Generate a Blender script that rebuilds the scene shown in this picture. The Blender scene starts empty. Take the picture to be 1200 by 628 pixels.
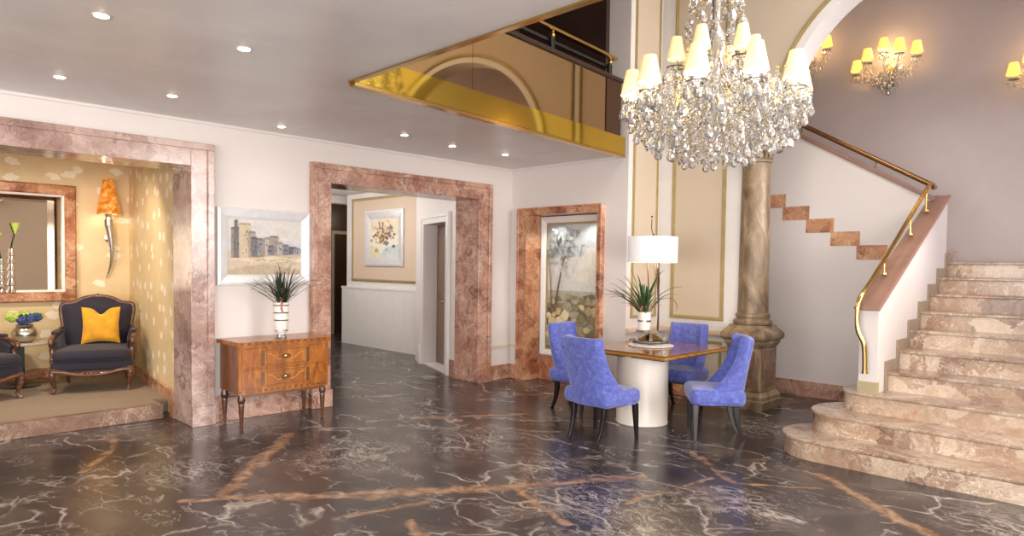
import bpy, math, random
from mathutils import Vector, Matrix
S = bpy.context.scene
COL = S.collection
PI = math.pi
rnd = random.Random(7)

# ------------------------------------------------------------------ helpers
def lin(c):
    return c / 12.92 if c <= 0.04045 else ((c + 0.055) / 1.055) ** 2.4
def rgb(r, g, b):
    return (lin(r / 255), lin(g / 255), lin(b / 255), 1.0)

class MB:
    def __init__(self):
        self.v = []; self.f = []; self.m = []; self.c = []; self.cur = 0; self.col = None
    def add(self, vs, fs):
        o = len(self.v)
        self.v += [tuple(p) for p in vs]
        for f in fs:
            self.f.append([o + i for i in f]); self.m.append(self.cur); self.c.append(self.col)
        return self
    def box(self, x0, y0, z0, x1, y1, z1):
        x0, x1 = sorted((x0, x1)); y0, y1 = sorted((y0, y1)); z0, z1 = sorted((z0, z1))
        vs = [(x0,y0,z0),(x1,y0,z0),(x1,y1,z0),(x0,y1,z0),(x0,y0,z1),(x1,y0,z1),(x1,y1,z1),(x0,y1,z1)]
        return self.add(vs, [(0,3,2,1),(4,5,6,7),(0,1,5,4),(1,2,6,5),(2,3,7,6),(3,0,4,7)])
    def hexa(self, vs):
        return self.add(vs, [(0,3,2,1),(4,5,6,7),(0,1,5,4),(1,2,6,5),(2,3,7,6),(3,0,4,7)])
    def prism(self, poly, a0, a1, axis='z'):
        # poly: 2-D points; z: (x,y), y: (x,z), x: (y,z)
        n = len(poly)
        def P(p, a):
            return {'z': (p[0], p[1], a), 'y': (p[0], a, p[1]), 'x': (a, p[0], p[1])}[axis]
        vs = [P(p, a0) for p in poly] + [P(p, a1) for p in poly]
        fs = [tuple(range(n - 1, -1, -1)), tuple(range(n, 2 * n))]
        fs += [(i, (i + 1) % n, n + (i + 1) % n, n + i) for i in range(n)]
        return self.add(vs, fs)
    def loft(self, rings, closed=True, caps=True):
        n = len(rings[0]); vs = [p for r in rings for p in r]; fs = []
        for k in range(len(rings) - 1):
            for i in range(n if closed else n - 1):
                j = (i + 1) % n
                fs.append((k * n + i, k * n + j, (k + 1) * n + j, (k + 1) * n + i))
        if caps and closed:
            fs.append(tuple(range(n - 1, -1, -1)))
            b = (len(rings) - 1) * n
            fs.append(tuple(b + i for i in range(n)))
        return self.add(vs, fs)
    def lathe(self, prof, c=(0, 0, 0), n=24, M=None):
        rings = []
        for r, z in prof:
            ring = []
            for i in range(n):
                a = 2 * PI * i / n
                p = Vector((max(r, 1e-4) * math.cos(a), max(r, 1e-4) * math.sin(a), z))
                if M is not None: p = M @ p
                ring.append(tuple(p + Vector(c)))
            rings.append(ring)
        return self.loft(rings)
    def tube(self, pts, r, n=10, flat=1.0):
        pts = [Vector(p) for p in pts]
        rr = r if isinstance(r, (list, tuple)) else [r] * len(pts)
        rings = []; up = None
        for i, p in enumerate(pts):
            t = (pts[min(i + 1, len(pts) - 1)] - pts[max(i - 1, 0)]).normalized()
            if up is None:
                up = Vector((0, 0, 1)) if abs(t.z) < 0.9 else Vector((1, 0, 0))
            s = t.cross(up).normalized(); up = s.cross(t).normalized()
            rings.append([tuple(p + rr[i] * (math.cos(a) * s + math.sin(a) * up * flat)) for a in [2 * PI * k / n for k in range(n)]])
        return self.loft(rings)
    def ball(self, c, r, n=12, m=8):
        rx, ry, rz = r if isinstance(r, (list, tuple)) else (r, r, r)
        rings = []
        for k in range(m + 1):
            ph = -PI / 2 + PI * k / m
            cr = max(math.cos(ph), 1e-3)
            rings.append([(c[0] + rx * cr * math.cos(2 * PI * i / n), c[1] + ry * cr * math.sin(2 * PI * i / n), c[2] + rz * math.sin(ph)) for i in range(n)])
        return self.loft(rings)
    def rbox(self, x0, y0, z0, x1, y1, z1, r=0.03, n=4, dome=0.0):
        # box with rounded vertical and horizontal edges
        rings = []
        prof = []
        for k in range(n + 1):
            a = PI / 2 * k / n
            prof.append((r * (1 - math.sin(a)), z0 + r * (1 - math.cos(a))))
        for k in range(n + 1):
            a = PI / 2 * k / n
            prof.append((r * (1 - math.cos(a)), z1 - r + r * math.sin(a)))
        for ins, z in prof:
            ring = []
            R = max(r * 1.3 - ins, 0.002)
            for cx, cy, a0 in ((x1 - ins - R, y1 - ins - R, 0), (x0 + ins + R, y1 - ins - R, PI / 2), (x0 + ins + R, y0 + ins + R, PI), (x1 - ins - R, y0 + ins + R, 1.5 * PI)):
                for q in range(n + 1):
                    a = a0 + PI / 2 * q / n
                    ring.append((cx + R * math.cos(a), cy + R * math.sin(a), z))
            rings.append(ring)
        if dome:
            cx, cy = (x0 + x1) / 2, (y0 + y1) / 2
            last = rings[-1]
            for q in (0.75, 0.45, 0.15):
                rings.append([(cx + (p[0] - cx) * q, cy + (p[1] - cy) * q, z1 + dome * (1 - q * q)) for p in last])
        return self.loft(rings)
    def build(self, name, mats, parent=None, smooth=35, bevel=0, bseg=2, solidify=0):
        me = bpy.data.meshes.new(name)
        me.from_pydata(self.v, [], self.f)
        if not isinstance(mats, (list, tuple)): mats = [mats]
        for m in mats: me.materials.append(m)
        for p, k in zip(me.polygons, self.m): p.material_index = k
        if any(c is not None for c in self.c):
            at = me.color_attributes.new('paint', 'FLOAT_COLOR', 'CORNER')
            for p, c in zip(me.polygons, self.c):
                for li in p.loop_indices: at.data[li].color = c or (1, 1, 1, 1)
        if smooth:
            for p in me.polygons: p.use_smooth = True
            me.set_sharp_from_angle(angle=math.radians(smooth))
        me.update()
        o = bpy.data.objects.new(name, me); COL.objects.link(o)
        if parent is not None: o.parent = parent
        if solidify:
            md = o.modifiers.new('solid', 'SOLIDIFY'); md.thickness = solidify; md.offset = 0
        if bevel:
            md = o.modifiers.new('bevel', 'BEVEL'); md.width = bevel; md.segments = bseg; md.limit_method = 'ANGLE'; md.angle_limit = math.radians(40)
            md.harden_normals = False
        return o

def tag(o, label, cat, group=None):
    o['label'] = label; o['category'] = cat
    if group: o['group'] = group
    return o
def thing(name, label, cat, loc=(0, 0, 0), rot=0.0, group=None):
    o = bpy.data.objects.new(name, None); COL.objects.link(o)
    o.location = loc; o.rotation_euler = (0, 0, rot); o.empty_display_size = 0.1
    return tag(o, label, cat, group)
def struct(name, mb, m, **kw):
    o = mb.build(name, m, **kw); o['kind'] = 'structure'; return o
def kids(o): return [c for c in bpy.data.objects if c.parent == o]
def dup(root, loc, rot, label, group=None):
    r = root.copy(); COL.objects.link(r); r.location = loc; r.rotation_euler = (0, 0, rot); r['label'] = label
    if group: r['group'] = group
    for ch in kids(root):
        c = ch.copy(); COL.objects.link(c); c.parent = r
        for g in kids(ch):
            d = g.copy(); COL.objects.link(d); d.parent = c
    return r
def bez(p0, p1, p2, p3, n=12):
    out = []
    for i in range(n + 1):
        t = i / n; u = 1 - t
        out.append(tuple(u**3 * a + 3 * u * u * t * b + 3 * u * t * t * c + t**3 * d for a, b, c, d in zip(p0, p1, p2, p3)))
    return out
def spline(pts, k=6):
    # Catmull-Rom
    P = [Vector(p) for p in pts]; P = [2 * P[0] - P[1]] + P + [2 * P[-1] - P[-2]]
    out = []
    for i in range(1, len(P) - 2):
        for q in range(k):
            t = q / k; a, b, c, d = P[i - 1], P[i], P[i + 1], P[i + 2]
            out.append(0.5 * ((2 * b) + (c - a) * t + (2 * a - 5 * b + 4 * c - d) * t * t + (3 * b - a - 3 * c + d) * t**3))
    out.append(P[-2]); return [tuple(p) for p in out]

# ------------------------------------------------------------------ materials
class NT:
    def __init__(self, name):
        self.m = bpy.data.materials.new(name); self.m.use_nodes = True
        self.t = self.m.node_tree; self.n = self.t.nodes; self.b = self.n['Principled BSDF']
    def node(self, t, **kw):
        n = self.n.new(t)
        for k, v in kw.items(): setattr(n, k, v)
        return n
    def put(self, sock, v):
        if isinstance(v, bpy.types.NodeSocket): self.t.links.new(v, sock)
        else: sock.default_value = v
    def coord(self): return self.node('ShaderNodeTexCoord').outputs['Object']
    def math(self, op, a, b=None, clamp=False):
        n = self.node('ShaderNodeMath', operation=op); n.use_clamp = clamp
        self.put(n.inputs[0], a)
        if b is not None: self.put(n.inputs[1], b)
        return n.outputs[0]
    def vmath(self, op, a, b=None, scale=None):
        n = self.node('ShaderNodeVectorMath', operation=op)
        self.put(n.inputs[0], a)
        if b is not None: self.put(n.inputs[1], b)
        if scale is not None: self.put(n.inputs['Scale'], scale)
        return n.outputs['Value'] if op in ('DOT_PRODUCT', 'LENGTH', 'DISTANCE') else n.outputs[0]
    def noise(self, vec, scale, detail=4, rough=0.55, dist=0.0, color=False):
        n = self.node('ShaderNodeTexNoise')
        self.put(n.inputs['Vector'], vec); n.inputs['Scale'].default_value = scale
        n.inputs['Detail'].default_value = detail; n.inputs['Roughness'].default_value = rough; n.inputs['Distortion'].default_value = dist
        return n.outputs['Color' if color else 'Fac']
    def voro(self, vec, scale, feature='F1', out='Distance', rand=1.0, dim='3D'):
        n = self.node('ShaderNodeTexVoronoi', feature=feature, voronoi_dimensions=dim)
        self.put(n.inputs['Vector'], vec); n.inputs['Scale'].default_value = scale; n.inputs['Randomness'].default_value = rand
        return n.outputs[out]
    def ramp(self, fac, stops, mode='LINEAR'):
        n = self.node('ShaderNodeValToRGB'); r = n.color_ramp; r.interpolation = mode
        while len(r.elements) < len(stops): r.elements.new(0.5)
        for e, (p, c) in zip(r.elements, stops):
            e.position = p; e.color = c if isinstance(c, (tuple, list)) else (c, c, c, 1)
        self.put(n.inputs[0], fac); return n.outputs[0]
    def mix(self, fac, a, b, mode='MIX'):
        n = self.node('ShaderNodeMix', data_type='RGBA', blend_type=mode)
        self.put(n.inputs[0], fac); self.put(n.inputs[6], a); self.put(n.inputs[7], b); return n.outputs[2]
    def warp(self, vec, scale, amt):
        c = self.noise(vec, scale, 3, color=True)
        d = self.vmath('SUBTRACT', c, (0.5, 0.5, 0.5))
        d = self.vmath('SCALE', d, scale=amt)
        return self.vmath('ADD', vec, d)
    def bump(self, h, strength=0.2, dist=0.01):
        n = self.node('ShaderNodeBump'); n.inputs['Strength'].default_value = strength; n.inputs['Distance'].default_value = dist
        self.put(n.inputs['Height'], h); self.t.links.new(n.outputs[0], self.b.inputs['Normal'])
    def set(self, **kw):
        for k, v in kw.items(): self.put(self.b.inputs[k.replace('_', ' ')], v)
        return self.m

def plain(name, c, rough=0.5, metal=0.0, var=0.06, scale=8, bump=0, bscale=40, **kw):
    t = NT(name); co = t.coord()
    f = t.noise(co, scale, 4)
    dark = tuple(x * (1 - var) for x in c[:3]) + (1,); light = tuple(min(1, x * (1 + var)) for x in c[:3]) + (1,)
    col = t.ramp(f, [(0.3, dark), (0.7, light)])
    t.set(Base_Color=col, Roughness=rough, Metallic=metal, **kw)
    if bump: t.bump(t.noise(co, bscale, 3), bump, 0.004)
    return t.m

def marble(name, stops, vein, scale=3.0, vs=5.0, rough=0.18, veinw=0.03, patch=0.5, seed=0.0, va=0.8):
    t = NT(name); co = t.vmath('ADD', t.coord(), (seed, seed * 1.7, seed * 0.6))
    w = t.warp(t.warp(co, scale * 0.5, 0.4), scale * 2.2, 0.16)
    f = t.noise(w, scale, 10, 0.68, 0.8)
    st2 = [(0.5 + (p - 0.54) * 0.55, c) for p, c in stops]
    base = t.ramp(f, st2)
    wv = t.warp(t.warp(w, scale * 3, 0.14), scale * 9, 0.05)
    cell = t.voro(wv, vs, 'F1', 'Color')
    tone = t.math('ADD', t.math('MULTIPLY', t.vmath('DOT_PRODUCT', cell, (0.4, 0.3, 0.3)), 0.7), t.math('MULTIPLY', t.noise(co, scale * 6, 6, 0.7), 0.3))
    base = t.mix(patch, base, t.ramp(tone, [(0.5 + (p - 0.54) * 0.9, c) for p, c in stops]))
    mask = t.ramp(t.noise(co, scale * 0.6, 3), [(0.4, 0.15), (0.62, 1.0)])
    e2 = t.noise(t.warp(w, scale * 2, 0.25), scale * 1.1, 8, 0.6, 1.6)
    v2 = t.ramp(e2, [(0.478, 0.0), (0.5, 1.0), (0.522, 0.0)])
    e3 = t.noise(wv, scale * 3.2, 6, 0.65, 1.2)
    v3 = t.ramp(e3, [(0.485, 0.0), (0.5, 0.7), (0.515, 0.0)])
    e = t.voro(wv, vs, 'DISTANCE_TO_EDGE')
    v1 = t.math('MULTIPLY', t.ramp(e, [(0.0, 1.0), (veinw, 0.0)]), 0.45)
    v = t.math('MULTIPLY', t.math('MAXIMUM', v1, t.math('MAXIMUM', v2, v3)), t.math('MULTIPLY', mask, va))
    base = t.mix(v, base, vein)
    sp = t.ramp(t.noise(co, 60, 4, 0.7), [(0.3, 0.86), (0.7, 1.1)])
    base = t.mix(1.0, base, sp, 'MULTIPLY')
    t.set(Base_Color=base, Roughness=rough)
    return t.m

ROSE = [(0.22, rgb(92, 56, 44)), (0.42, rgb(142, 94, 78)), (0.56, rgb(172, 124, 104)), (0.72, rgb(204, 166, 144)), (0.85, rgb(164, 104, 72))]
MAUVE = [(0.22, rgb(108, 74, 66)), (0.42, rgb(150, 116, 106)), (0.56, rgb(174, 142, 130)), (0.75, rgb(206, 180, 168)), (0.88, rgb(156, 110, 92))]
RUST = [(0.2, rgb(86, 42, 26)), (0.42, rgb(150, 86, 58)), (0.58, rgb(186, 126, 90)), (0.75, rgb(214, 170, 130)), (0.88, rgb(160, 86, 48))]
STEP = [(0.2, rgb(110, 76, 58)), (0.4, rgb(156, 122, 98)), (0.56, rgb(182, 152, 126)), (0.75, rgb(220, 202, 180)), (0.9, rgb(180, 106, 54))]
M_rose = marble('rose_marble', ROSE, rgb(226, 206, 190), 3.2, 5.5)
M_mauve = marble('mauve_marble', MAUVE, rgb(224, 208, 200), 2.8, 5.0, seed=3.1)
M_rust = marble('rust_marble', RUST, rgb(226, 200, 170), 3.4, 6.0, seed=5.7)
M_step = marble('stair_marble', STEP, rgb(238, 222, 204), 2.6, 4.2, rough=0.22, veinw=0.035, seed=9.3, patch=0.7, va=0.9)
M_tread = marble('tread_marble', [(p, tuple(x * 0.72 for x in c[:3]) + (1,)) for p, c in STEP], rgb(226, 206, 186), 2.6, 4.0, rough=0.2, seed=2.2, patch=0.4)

def stucco(name, c, rough=0.6, var=0.05, scale=1.2, spec=0.5, bump=0.03):
    t = NT(name); co = t.coord()
    f = t.noise(t.warp(co, 1.5, 0.4), scale, 7, 0.6, 0.6)
    d = tuple(x * (1 - var) for x in c[:3]) + (1,); l = tuple(min(1, x * (1 + var)) for x in c[:3]) + (1,)
    t.set(Base_Color=t.ramp(f, [(0.3, d), (0.7, l)]), Roughness=rough)
    t.b.inputs['Specular IOR Level'].default_value = spec
    t.bump(f, bump, 0.02)
    return t.m
M_wall = stucco('pale_plaster', rgb(219, 210, 205), 0.55, 0.025)
M_ceil = stucco('taupe_stucco', rgb(218, 212, 209), 0.3, 0.10, 1.3)
M_stairwall = stucco('mauve_stucco', rgb(196, 184, 180), 0.5, 0.05, 1.4)
M_white = plain('white_paint', rgb(222, 217, 212), 0.4, var=0.02)
M_cream = stucco('cream_panel', rgb(212, 190, 168), 0.5, 0.03)
M_tan = stucco('tan_panel', rgb(198, 181, 159), 0.5, 0.03)
M_goldtrim = plain('gold_paint', rgb(172, 152, 104), 0.4, 0.2, var=0.08)
M_brass = plain('polished_brass', rgb(200, 166, 100), 0.16, 1.0, var=0.05, scale=3)
M_brassmirror = plain('brass_mirror', rgb(214, 184, 78), 0.06, 1.0, var=0.03, scale=2)
M_bronzeglass = plain('bronze_mirror_glass', rgb(176, 150, 116), 0.03, 1.0, var=0.02, scale=1)
M_mirror = plain('mirror_glass', rgb(192, 174, 150), 0.02, 1.0, var=0.01)
M_silver = plain('silver', rgb(205, 200, 195), 0.18, 1.0, var=0.05)
M_steel = plain('chrome', rgb(190, 188, 185), 0.15, 1.0, var=0.04)
M_darkwood = plain('dark_wood', rgb(48, 28, 22), 0.3, var=0.25, scale=12)
M_darkpanel = plain('dark_panelling', rgb(58, 40, 32), 0.35, var=0.15, scale=3)
M_coping = plain('brown_coping', rgb(148, 112, 98), 0.35, var=0.12, scale=6)
M_black = plain('black_lacquer', rgb(26, 22, 24), 0.3, var=0.1)
M_carpet = plain('taupe_carpet', rgb(146, 128, 110), 0.95, var=0.1, scale=60, bump=0.5, bscale=300)
M_aubergine = plain('aubergine_velvet', rgb(34, 28, 42), 0.8, var=0.15, scale=14, Sheen_Weight=0.12)
M_doorwood = plain('brown_door', rgb(122, 98, 80), 0.4, var=0.08, scale=3)
M_bronzedoor = plain('bronze_door', rgb(120, 92, 66), 0.25, 0.8, var=0.1, scale=2)
M_ceramic = plain('white_ceramic', rgb(236, 230, 222), 0.25, var=0.02)
M_pedestal = plain('ivory_lacquer', rgb(228, 218, 206), 0.3, var=0.02)
M_leaf = plain('leaf_green', rgb(50, 80, 40), 0.4, var=0.35, scale=18)
M_darkleaf = plain('dark_leaf', rgb(44, 58, 36), 0.45, var=0.4, scale=18)
M_pink = plain('pink_petal', rgb(196, 120, 108), 0.6, var=0.2)
M_stem = plain('brown_stem', rgb(96, 60, 40), 0.6, var=0.2)
M_hydgreen = plain('green_petals', rgb(178, 196, 92), 0.7, var=0.25, scale=40)
M_hydblue = plain('blue_petals', rgb(62, 78, 122), 0.7, var=0.3, scale=40)
M_yellow = plain('yellow_velvet', rgb(216, 150, 14), 0.75, var=0.22, scale=9, Sheen_Weight=0.4)
M_acrylic = plain('acrylic', (0.95, 0.95, 0.93, 1), 0.03, var=0.0, Transmission_Weight=0.92, IOR=1.45)
M_taupeskirt = plain('taupe_skirting', rgb(150, 132, 112), 0.4, var=0.06)
M_olive = plain('sand_plinth', rgb(172, 156, 120), 0.4, var=0.05)

def fabric():
    t = NT('blue_velvet'); co = t.coord()
    f = t.noise(co, 26, 6, 0.7, 0.5)
    g = t.noise(co, 3, 3)
    c = t.ramp(f, [(0.25, rgb(58, 66, 136)), (0.5, rgb(86, 96, 174)), (0.75, rgb(122, 132, 204))])
    c = t.mix(t.math('MULTIPLY', g, 0.25), c, rgb(64, 68, 146))
    t.set(Base_Color=c, Roughness=0.75, Sheen_Weight=0.35)
    t.bump(f, 0.25, 0.004)
    return t.m
M_blue = fabric()
M_button = plain('blue_button', rgb(84, 90, 168), 0.7)

def burl(name, a, b, c, rough=0.28, scale=6.0, stretch=(1, 1, 3)):
    t = NT(name); co = t.vmath('MULTIPLY', t.coord(), stretch)
    f = t.noise(t.warp(co, 2.5, 0.5), scale, 7, 0.6, 1.5)
    t.set(Base_Color=t.ramp(f, [(0.28, a), (0.5, b), (0.74, c)]), Roughness=rough, Coat_Weight=0.3)
    return t.m
M_burl = burl('burl_veneer', rgb(104, 52, 14), rgb(156, 88, 24), rgb(192, 126, 44), scale=3.2, stretch=(3, 3, 1))
M_burlside = burl('side_veneer', rgb(84, 44, 22), rgb(116, 66, 32), rgb(140, 86, 44), scale=3.0, stretch=(3, 3, 1))
M_inlay = burl('dark_inlay', rgb(70, 38, 16), rgb(104, 62, 24), rgb(128, 80, 34), scale=8)
M_lightinlay = plain('light_inlay', rgb(192, 140, 66), 0.3, var=0.1)
M_legwood = burl('leg_wood', rgb(52, 28, 18), rgb(80, 46, 28), rgb(104, 64, 38), scale=6)
M_tabletop = burl('walnut_top', rgb(98, 58, 26), rgb(134, 84, 40), rgb(156, 104, 52), rough=0.15, scale=2.2, stretch=(1, 6, 1))
M_tableedge = burl('table_edge', rgb(116, 72, 26), rgb(168, 116, 44), rgb(196, 146, 66), rough=0.25, scale=4, stretch=(1, 1, 4))
M_carved = burl('carved_walnut', rgb(52, 30, 20), rgb(90, 56, 38), rgb(136, 92, 62), scale=9)

def stone():
    t = NT('weathered_stone'); co = t.coord()
    f = t.noise(t.vmath('MULTIPLY', co, (1, 1, 0.45)), 5, 8, 0.65, 0.8)
    c = t.ramp(f, [(0.28, rgb(70, 54, 40)), (0.42, rgb(108, 88, 66)), (0.56, rgb(142, 120, 92)), (0.72, rgb(182, 162, 132))])
    t.set(Base_Color=c, Roughness=0.4)
    t.bump(t.noise(co, 28, 6, 0.7), 0.35, 0.008)
    return t.m
M_stone = stone()
M_stonepanel = marble('brown_stone_panel', [(0.2, rgb(56, 38, 28)), (0.45, rgb(88, 62, 46)), (0.6, rgb(110, 80, 60)), (0.8, rgb(146, 116, 90))], rgb(176, 150, 120), 4, 6, rough=0.35, seed=1.3)

def wallpaper():
    t = NT('lotus_wallpaper'); co = t.coord()
    sep = t.node('ShaderNodeSeparateXYZ'); t.put(sep.inputs[0], co)
    cb = t.node('ShaderNodeCombineXYZ'); t.put(cb.inputs[0], t.math('ADD', sep.outputs[0], sep.outputs[1])); t.put(cb.inputs[1], t.math('MULTIPLY', sep.outputs[2], 1.5))
    w = t.warp(cb.outputs[0], 9, 0.1)
    d = t.voro(w, 2.7, 'F1', 'Distance', 0.8, '2D')
    n = t.noise(co, 24, 2)
    m = t.ramp(t.math('ADD', d, t.math('MULTIPLY', t.math('SUBTRACT', n, 0.5), 0.22)), [(0.17, 1.0), (0.2, 0.0)])
    base = t.ramp(t.noise(co, 3, 4), [(0.3, rgb(214, 188, 142)), (0.7, rgb(228, 204, 162))])
    t.set(Base_Color=t.mix(t.math('MULTIPLY', m, 0.85), base, rgb(246, 236, 214)), Roughness=0.55)
    return t.m
M_paper = wallpaper()

def floor_mat():
    t = NT('black_marble'); co = t.coord()
    w = t.warp(co, 1.3, 0.5); w2 = t.warp(w, 5, 0.12)
    base = t.ramp(t.noise(w, 2.2, 8, 0.6, 0.8), [(0.25, rgb(40, 34, 35)), (0.5, rgb(56, 48, 47)), (0.68, rgb(88, 75, 68))])
    # slabs: each with its own cut of the stone
    sep = t.node('ShaderNodeSeparateXYZ'); t.put(sep.inputs[0], co)
    sx = t.math('FLOOR', t.math('MULTIPLY', sep.outputs[0], 1 / 1.55)); sy = t.math('FLOOR', t.math('MULTIPLY', t.math('ADD', sep.outputs[1], 0.68), 1 / 1.55))
    cmb = t.node('ShaderNodeCombineXYZ'); t.put(cmb.inputs[0], sx); t.put(cmb.inputs[1], sy)
    wn = t.node('ShaderNodeTexWhiteNoise', noise_dimensions='3D'); t.put(wn.inputs['Vector'], cmb.outputs[0])
    off = t.vmath('SCALE', wn.outputs['Color'], scale=6.0)
    p = t.vmath('ADD', w2, off)
    p1 = t.vmath('MULTIPLY', p, (1.0, 0.5, 1))
    def ridge(vec, sc, w_, peak, det=8, dist=1.6):
        n = t.noise(vec, sc, det, 0.58, dist); return t.ramp(n, [(0.5 - w_, 0.0), (0.5, peak), (0.5 + w_, 0.0)])
    mk = t.ramp(t.noise(p, 0.8, 3), [(0.40, 0.15), (0.60, 1.0)])
    vw = t.warp(t.warp(p1, 2.0, 0.35), 8, 0.05)
    ea = t.voro(vw, 1.25, 'DISTANCE_TO_EDGE'); va_ = t.ramp(ea, [(0.0, 1.0), (0.008, 0.5), (0.02, 0.0)])
    va_ = t.math('MULTIPLY', va_, t.ramp(t.noise(p, 1.3, 4), [(0.46, 0.0), (0.56, 0.9)]))
    eb = t.voro(t.vmath('ADD', vw, (5.1, 2.7, 0)), 2.6, 'DISTANCE_TO_EDGE'); vb_ = t.ramp(eb, [(0.0, 0.8), (0.014, 0.3), (0.035, 0.0)])
    vb_ = t.math('MULTIPLY', vb_, t.ramp(t.noise(t.vmath('ADD', p, (9, 9, 0)), 1.6, 4), [(0.50, 0.0), (0.60, 0.8)]))
    v1 = t.math('MAXIMUM', va_, vb_)
    v3 = t.math('MULTIPLY', ridge(t.vmath('ADD', p1, (7.3, 1.1, 0)), 1.6, 0.007, 0.55, 6, 0.8), mk)
    e2 = t.voro(t.warp(t.warp(p1, 3, 0.3), 9, 0.08), 5.0, 'DISTANCE_TO_EDGE'); v2 = t.ramp(e2, [(0.0, 1.0), (0.03, 0.3), (0.08, 0.0)])
    # lighter clouded drifts with a net of white veins
    drift = None
    for (ax, ay), rr in (((3.7, 2.75), 0.55), ((3.3, 2.2), 0.5), ((4.3, 2.1), 0.35), ((3.05, 4.9), 0.45), ((2.3, 6.3), 0.3), ((4.1, 4.6), 0.55), ((1.9, 5.4), 0.4), ((5.15, 0.75), 0.4), ((6.6, 2.9), 0.5), ((3.9, 3.5), 0.35)):
        d = t.math('SUBTRACT', 1.3, t.math('DIVIDE', t.vmath('DISTANCE', w, (ax, ay, 0)), rr), clamp=True)
        drift = d if drift is None else t.math('MAXIMUM', drift, d)
    mk2 = t.math('MAXIMUM', t.ramp(t.noise(p, 1.5, 4), [(0.60, 0.0), (0.70, 0.7)]), t.math('MULTIPLY', drift, t.ramp(t.noise(p, 3, 4), [(0.4, 0.2), (0.58, 1.0)])))
    v2 = t.math('MULTIPLY', v2, t.math('MULTIPLY', mk2, 0.9))
    v4 = t.math('MULTIPLY', ridge(t.vmath('MULTIPLY', p, (2.2, 0.8, 1)), 5.0, 0.03, 0.8), drift)
    v = t.math('MAXIMUM', t.math('MAXIMUM', v1, v4), t.math('MAXIMUM', v2, v3))
    col = t.mix(t.math('MULTIPLY', v, 0.75), base, rgb(204, 190, 178))
    # the long rust-brown seams of the stone
    segs = [((1.6, 4.68), (1.97, 4.42), .02), ((1.85, 4.54), (2.5, 4.0), .035), ((2.5, 4.0), (3.45, 3.38), .05), ((3.45, 3.38), (4.3, 2.9), .03), ((1.86, 4.62), (2.3, 5.12), .03), ((2.3, 5.12), (2.95, 5.85), .04),
            ((1.74, 6.85), (1.63, 6.4), .02), ((1.63, 6.4), (1.3, 5.84), .025), ((2.15, 3.72), (2.78, 3.55), .02), ((4.2, 5.6), (5.2, 5.0), .03),
            ((2.5, 3.34), (2.4, 3.05), .02), ((5.2, 2.98), (4.67, 2.3), .018), ((4.67, 2.3), (5.05, 1.85), .014), ((5.4, 1.95), (4.89, 1.36), .028), ((4.89, 1.36), (4.6, 0.95), .03),
            ((3.4, 3.36), (3.18, 2.66), .018), ((3.75, 2.62), (4.7, 2.5), .014), ((4.4, 4.9), (4.9, 4.2), .02)]
    wp = t.warp(t.warp(co, 3.0, 0.16), 11, 0.05)
    tot = None
    wid = t.math('ADD', t.math('MULTIPLY', t.noise(co, 5, 3), 1.5), 0.2)
    for (ax, ay), (bx, by), wd in segs:
        A = (ax, ay, 0); B = Vector((bx - ax, by - ay, 0)); L2 = B.length_squared
        pa = t.vmath('SUBTRACT', wp, A)
        h = t.math('MULTIPLY', t.vmath('DOT_PRODUCT', pa, tuple(B)), 1 / L2, clamp=True)
        q = t.vmath('SCALE', tuple(B), scale=h)
        d = t.vmath('DISTANCE', pa, q)
        s = t.math('SUBTRACT', 1.6, t.math('DIVIDE', d, t.math('MULTIPLY', wid, wd * 1.5)), clamp=True)
        tot = s if tot is None else t.math('MAXIMUM', tot, s)
    brown = t.ramp(t.noise(t.warp(co, 6, 0.2), 9, 6), [(0.35, rgb(104, 76, 56)), (0.5, rgb(140, 106, 80)), (0.65, rgb(170, 138, 110))])
    col = t.mix(t.math('MULTIPLY', tot, 0.9), col, brown)
    t.set(Base_Color=col, Roughness=t.ramp(t.noise(co, 3, 3), [(0.3, 0.19), (0.7, 0.28)]))
    return t.m
M_floor = floor_mat()

def emit_shade(name, c, e, strength):
    t = NT(name); co = t.coord()
    f = t.noise(t.vmath('MULTIPLY', co, (30, 30, 1)), 2, 2)
    t.set(Base_Color=t.ramp(f, [(0.3, tuple(x * .92 for x in c[:3]) + (1,)), (0.7, c)]), Roughness=0.8, Emission_Color=e, Emission_Strength=strength)
    return t.m
M_shade = emit_shade('lit_silk_shade', rgb(250, 232, 190), rgb(255, 196, 100), 0.45)
M_shadein = emit_shade('lit_shade_glow', rgb(255, 240, 200), rgb(255, 236, 190), 4.0)
M_wallshade = emit_shade('lit_amber_shade', rgb(250, 214, 140), rgb(255, 196, 84), 1.1)
M_drum = emit_shade('white_drum_shade', rgb(244, 242, 240), rgb(255, 250, 244), 0.08)
M_drumglow = emit_shade('drum_glow', rgb(255, 220, 140), rgb(255, 206, 110), 2.0)
M_bulb = emit_shade('lamp_glow', rgb(255, 244, 220), rgb(255, 240, 214), 14.0)
def mosaic_shade():
    t = NT('amber_mosaic_shade'); co = t.coord()
    c = t.voro(co, 26, 'F1', 'Color'); k = t.vmath('DOT_PRODUCT', c, (0.33, 0.33, 0.33))
    col = t.ramp(k, [(0.2, rgb(176, 92, 20)), (0.5, rgb(212, 128, 40)), (0.8, rgb(236, 176, 96))])
    t.set(Base_Color=col, Roughness=0.5, Emission_Color=col, Emission_Strength=0.35)
    return t.m
M_mosaic = mosaic_shade()

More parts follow.
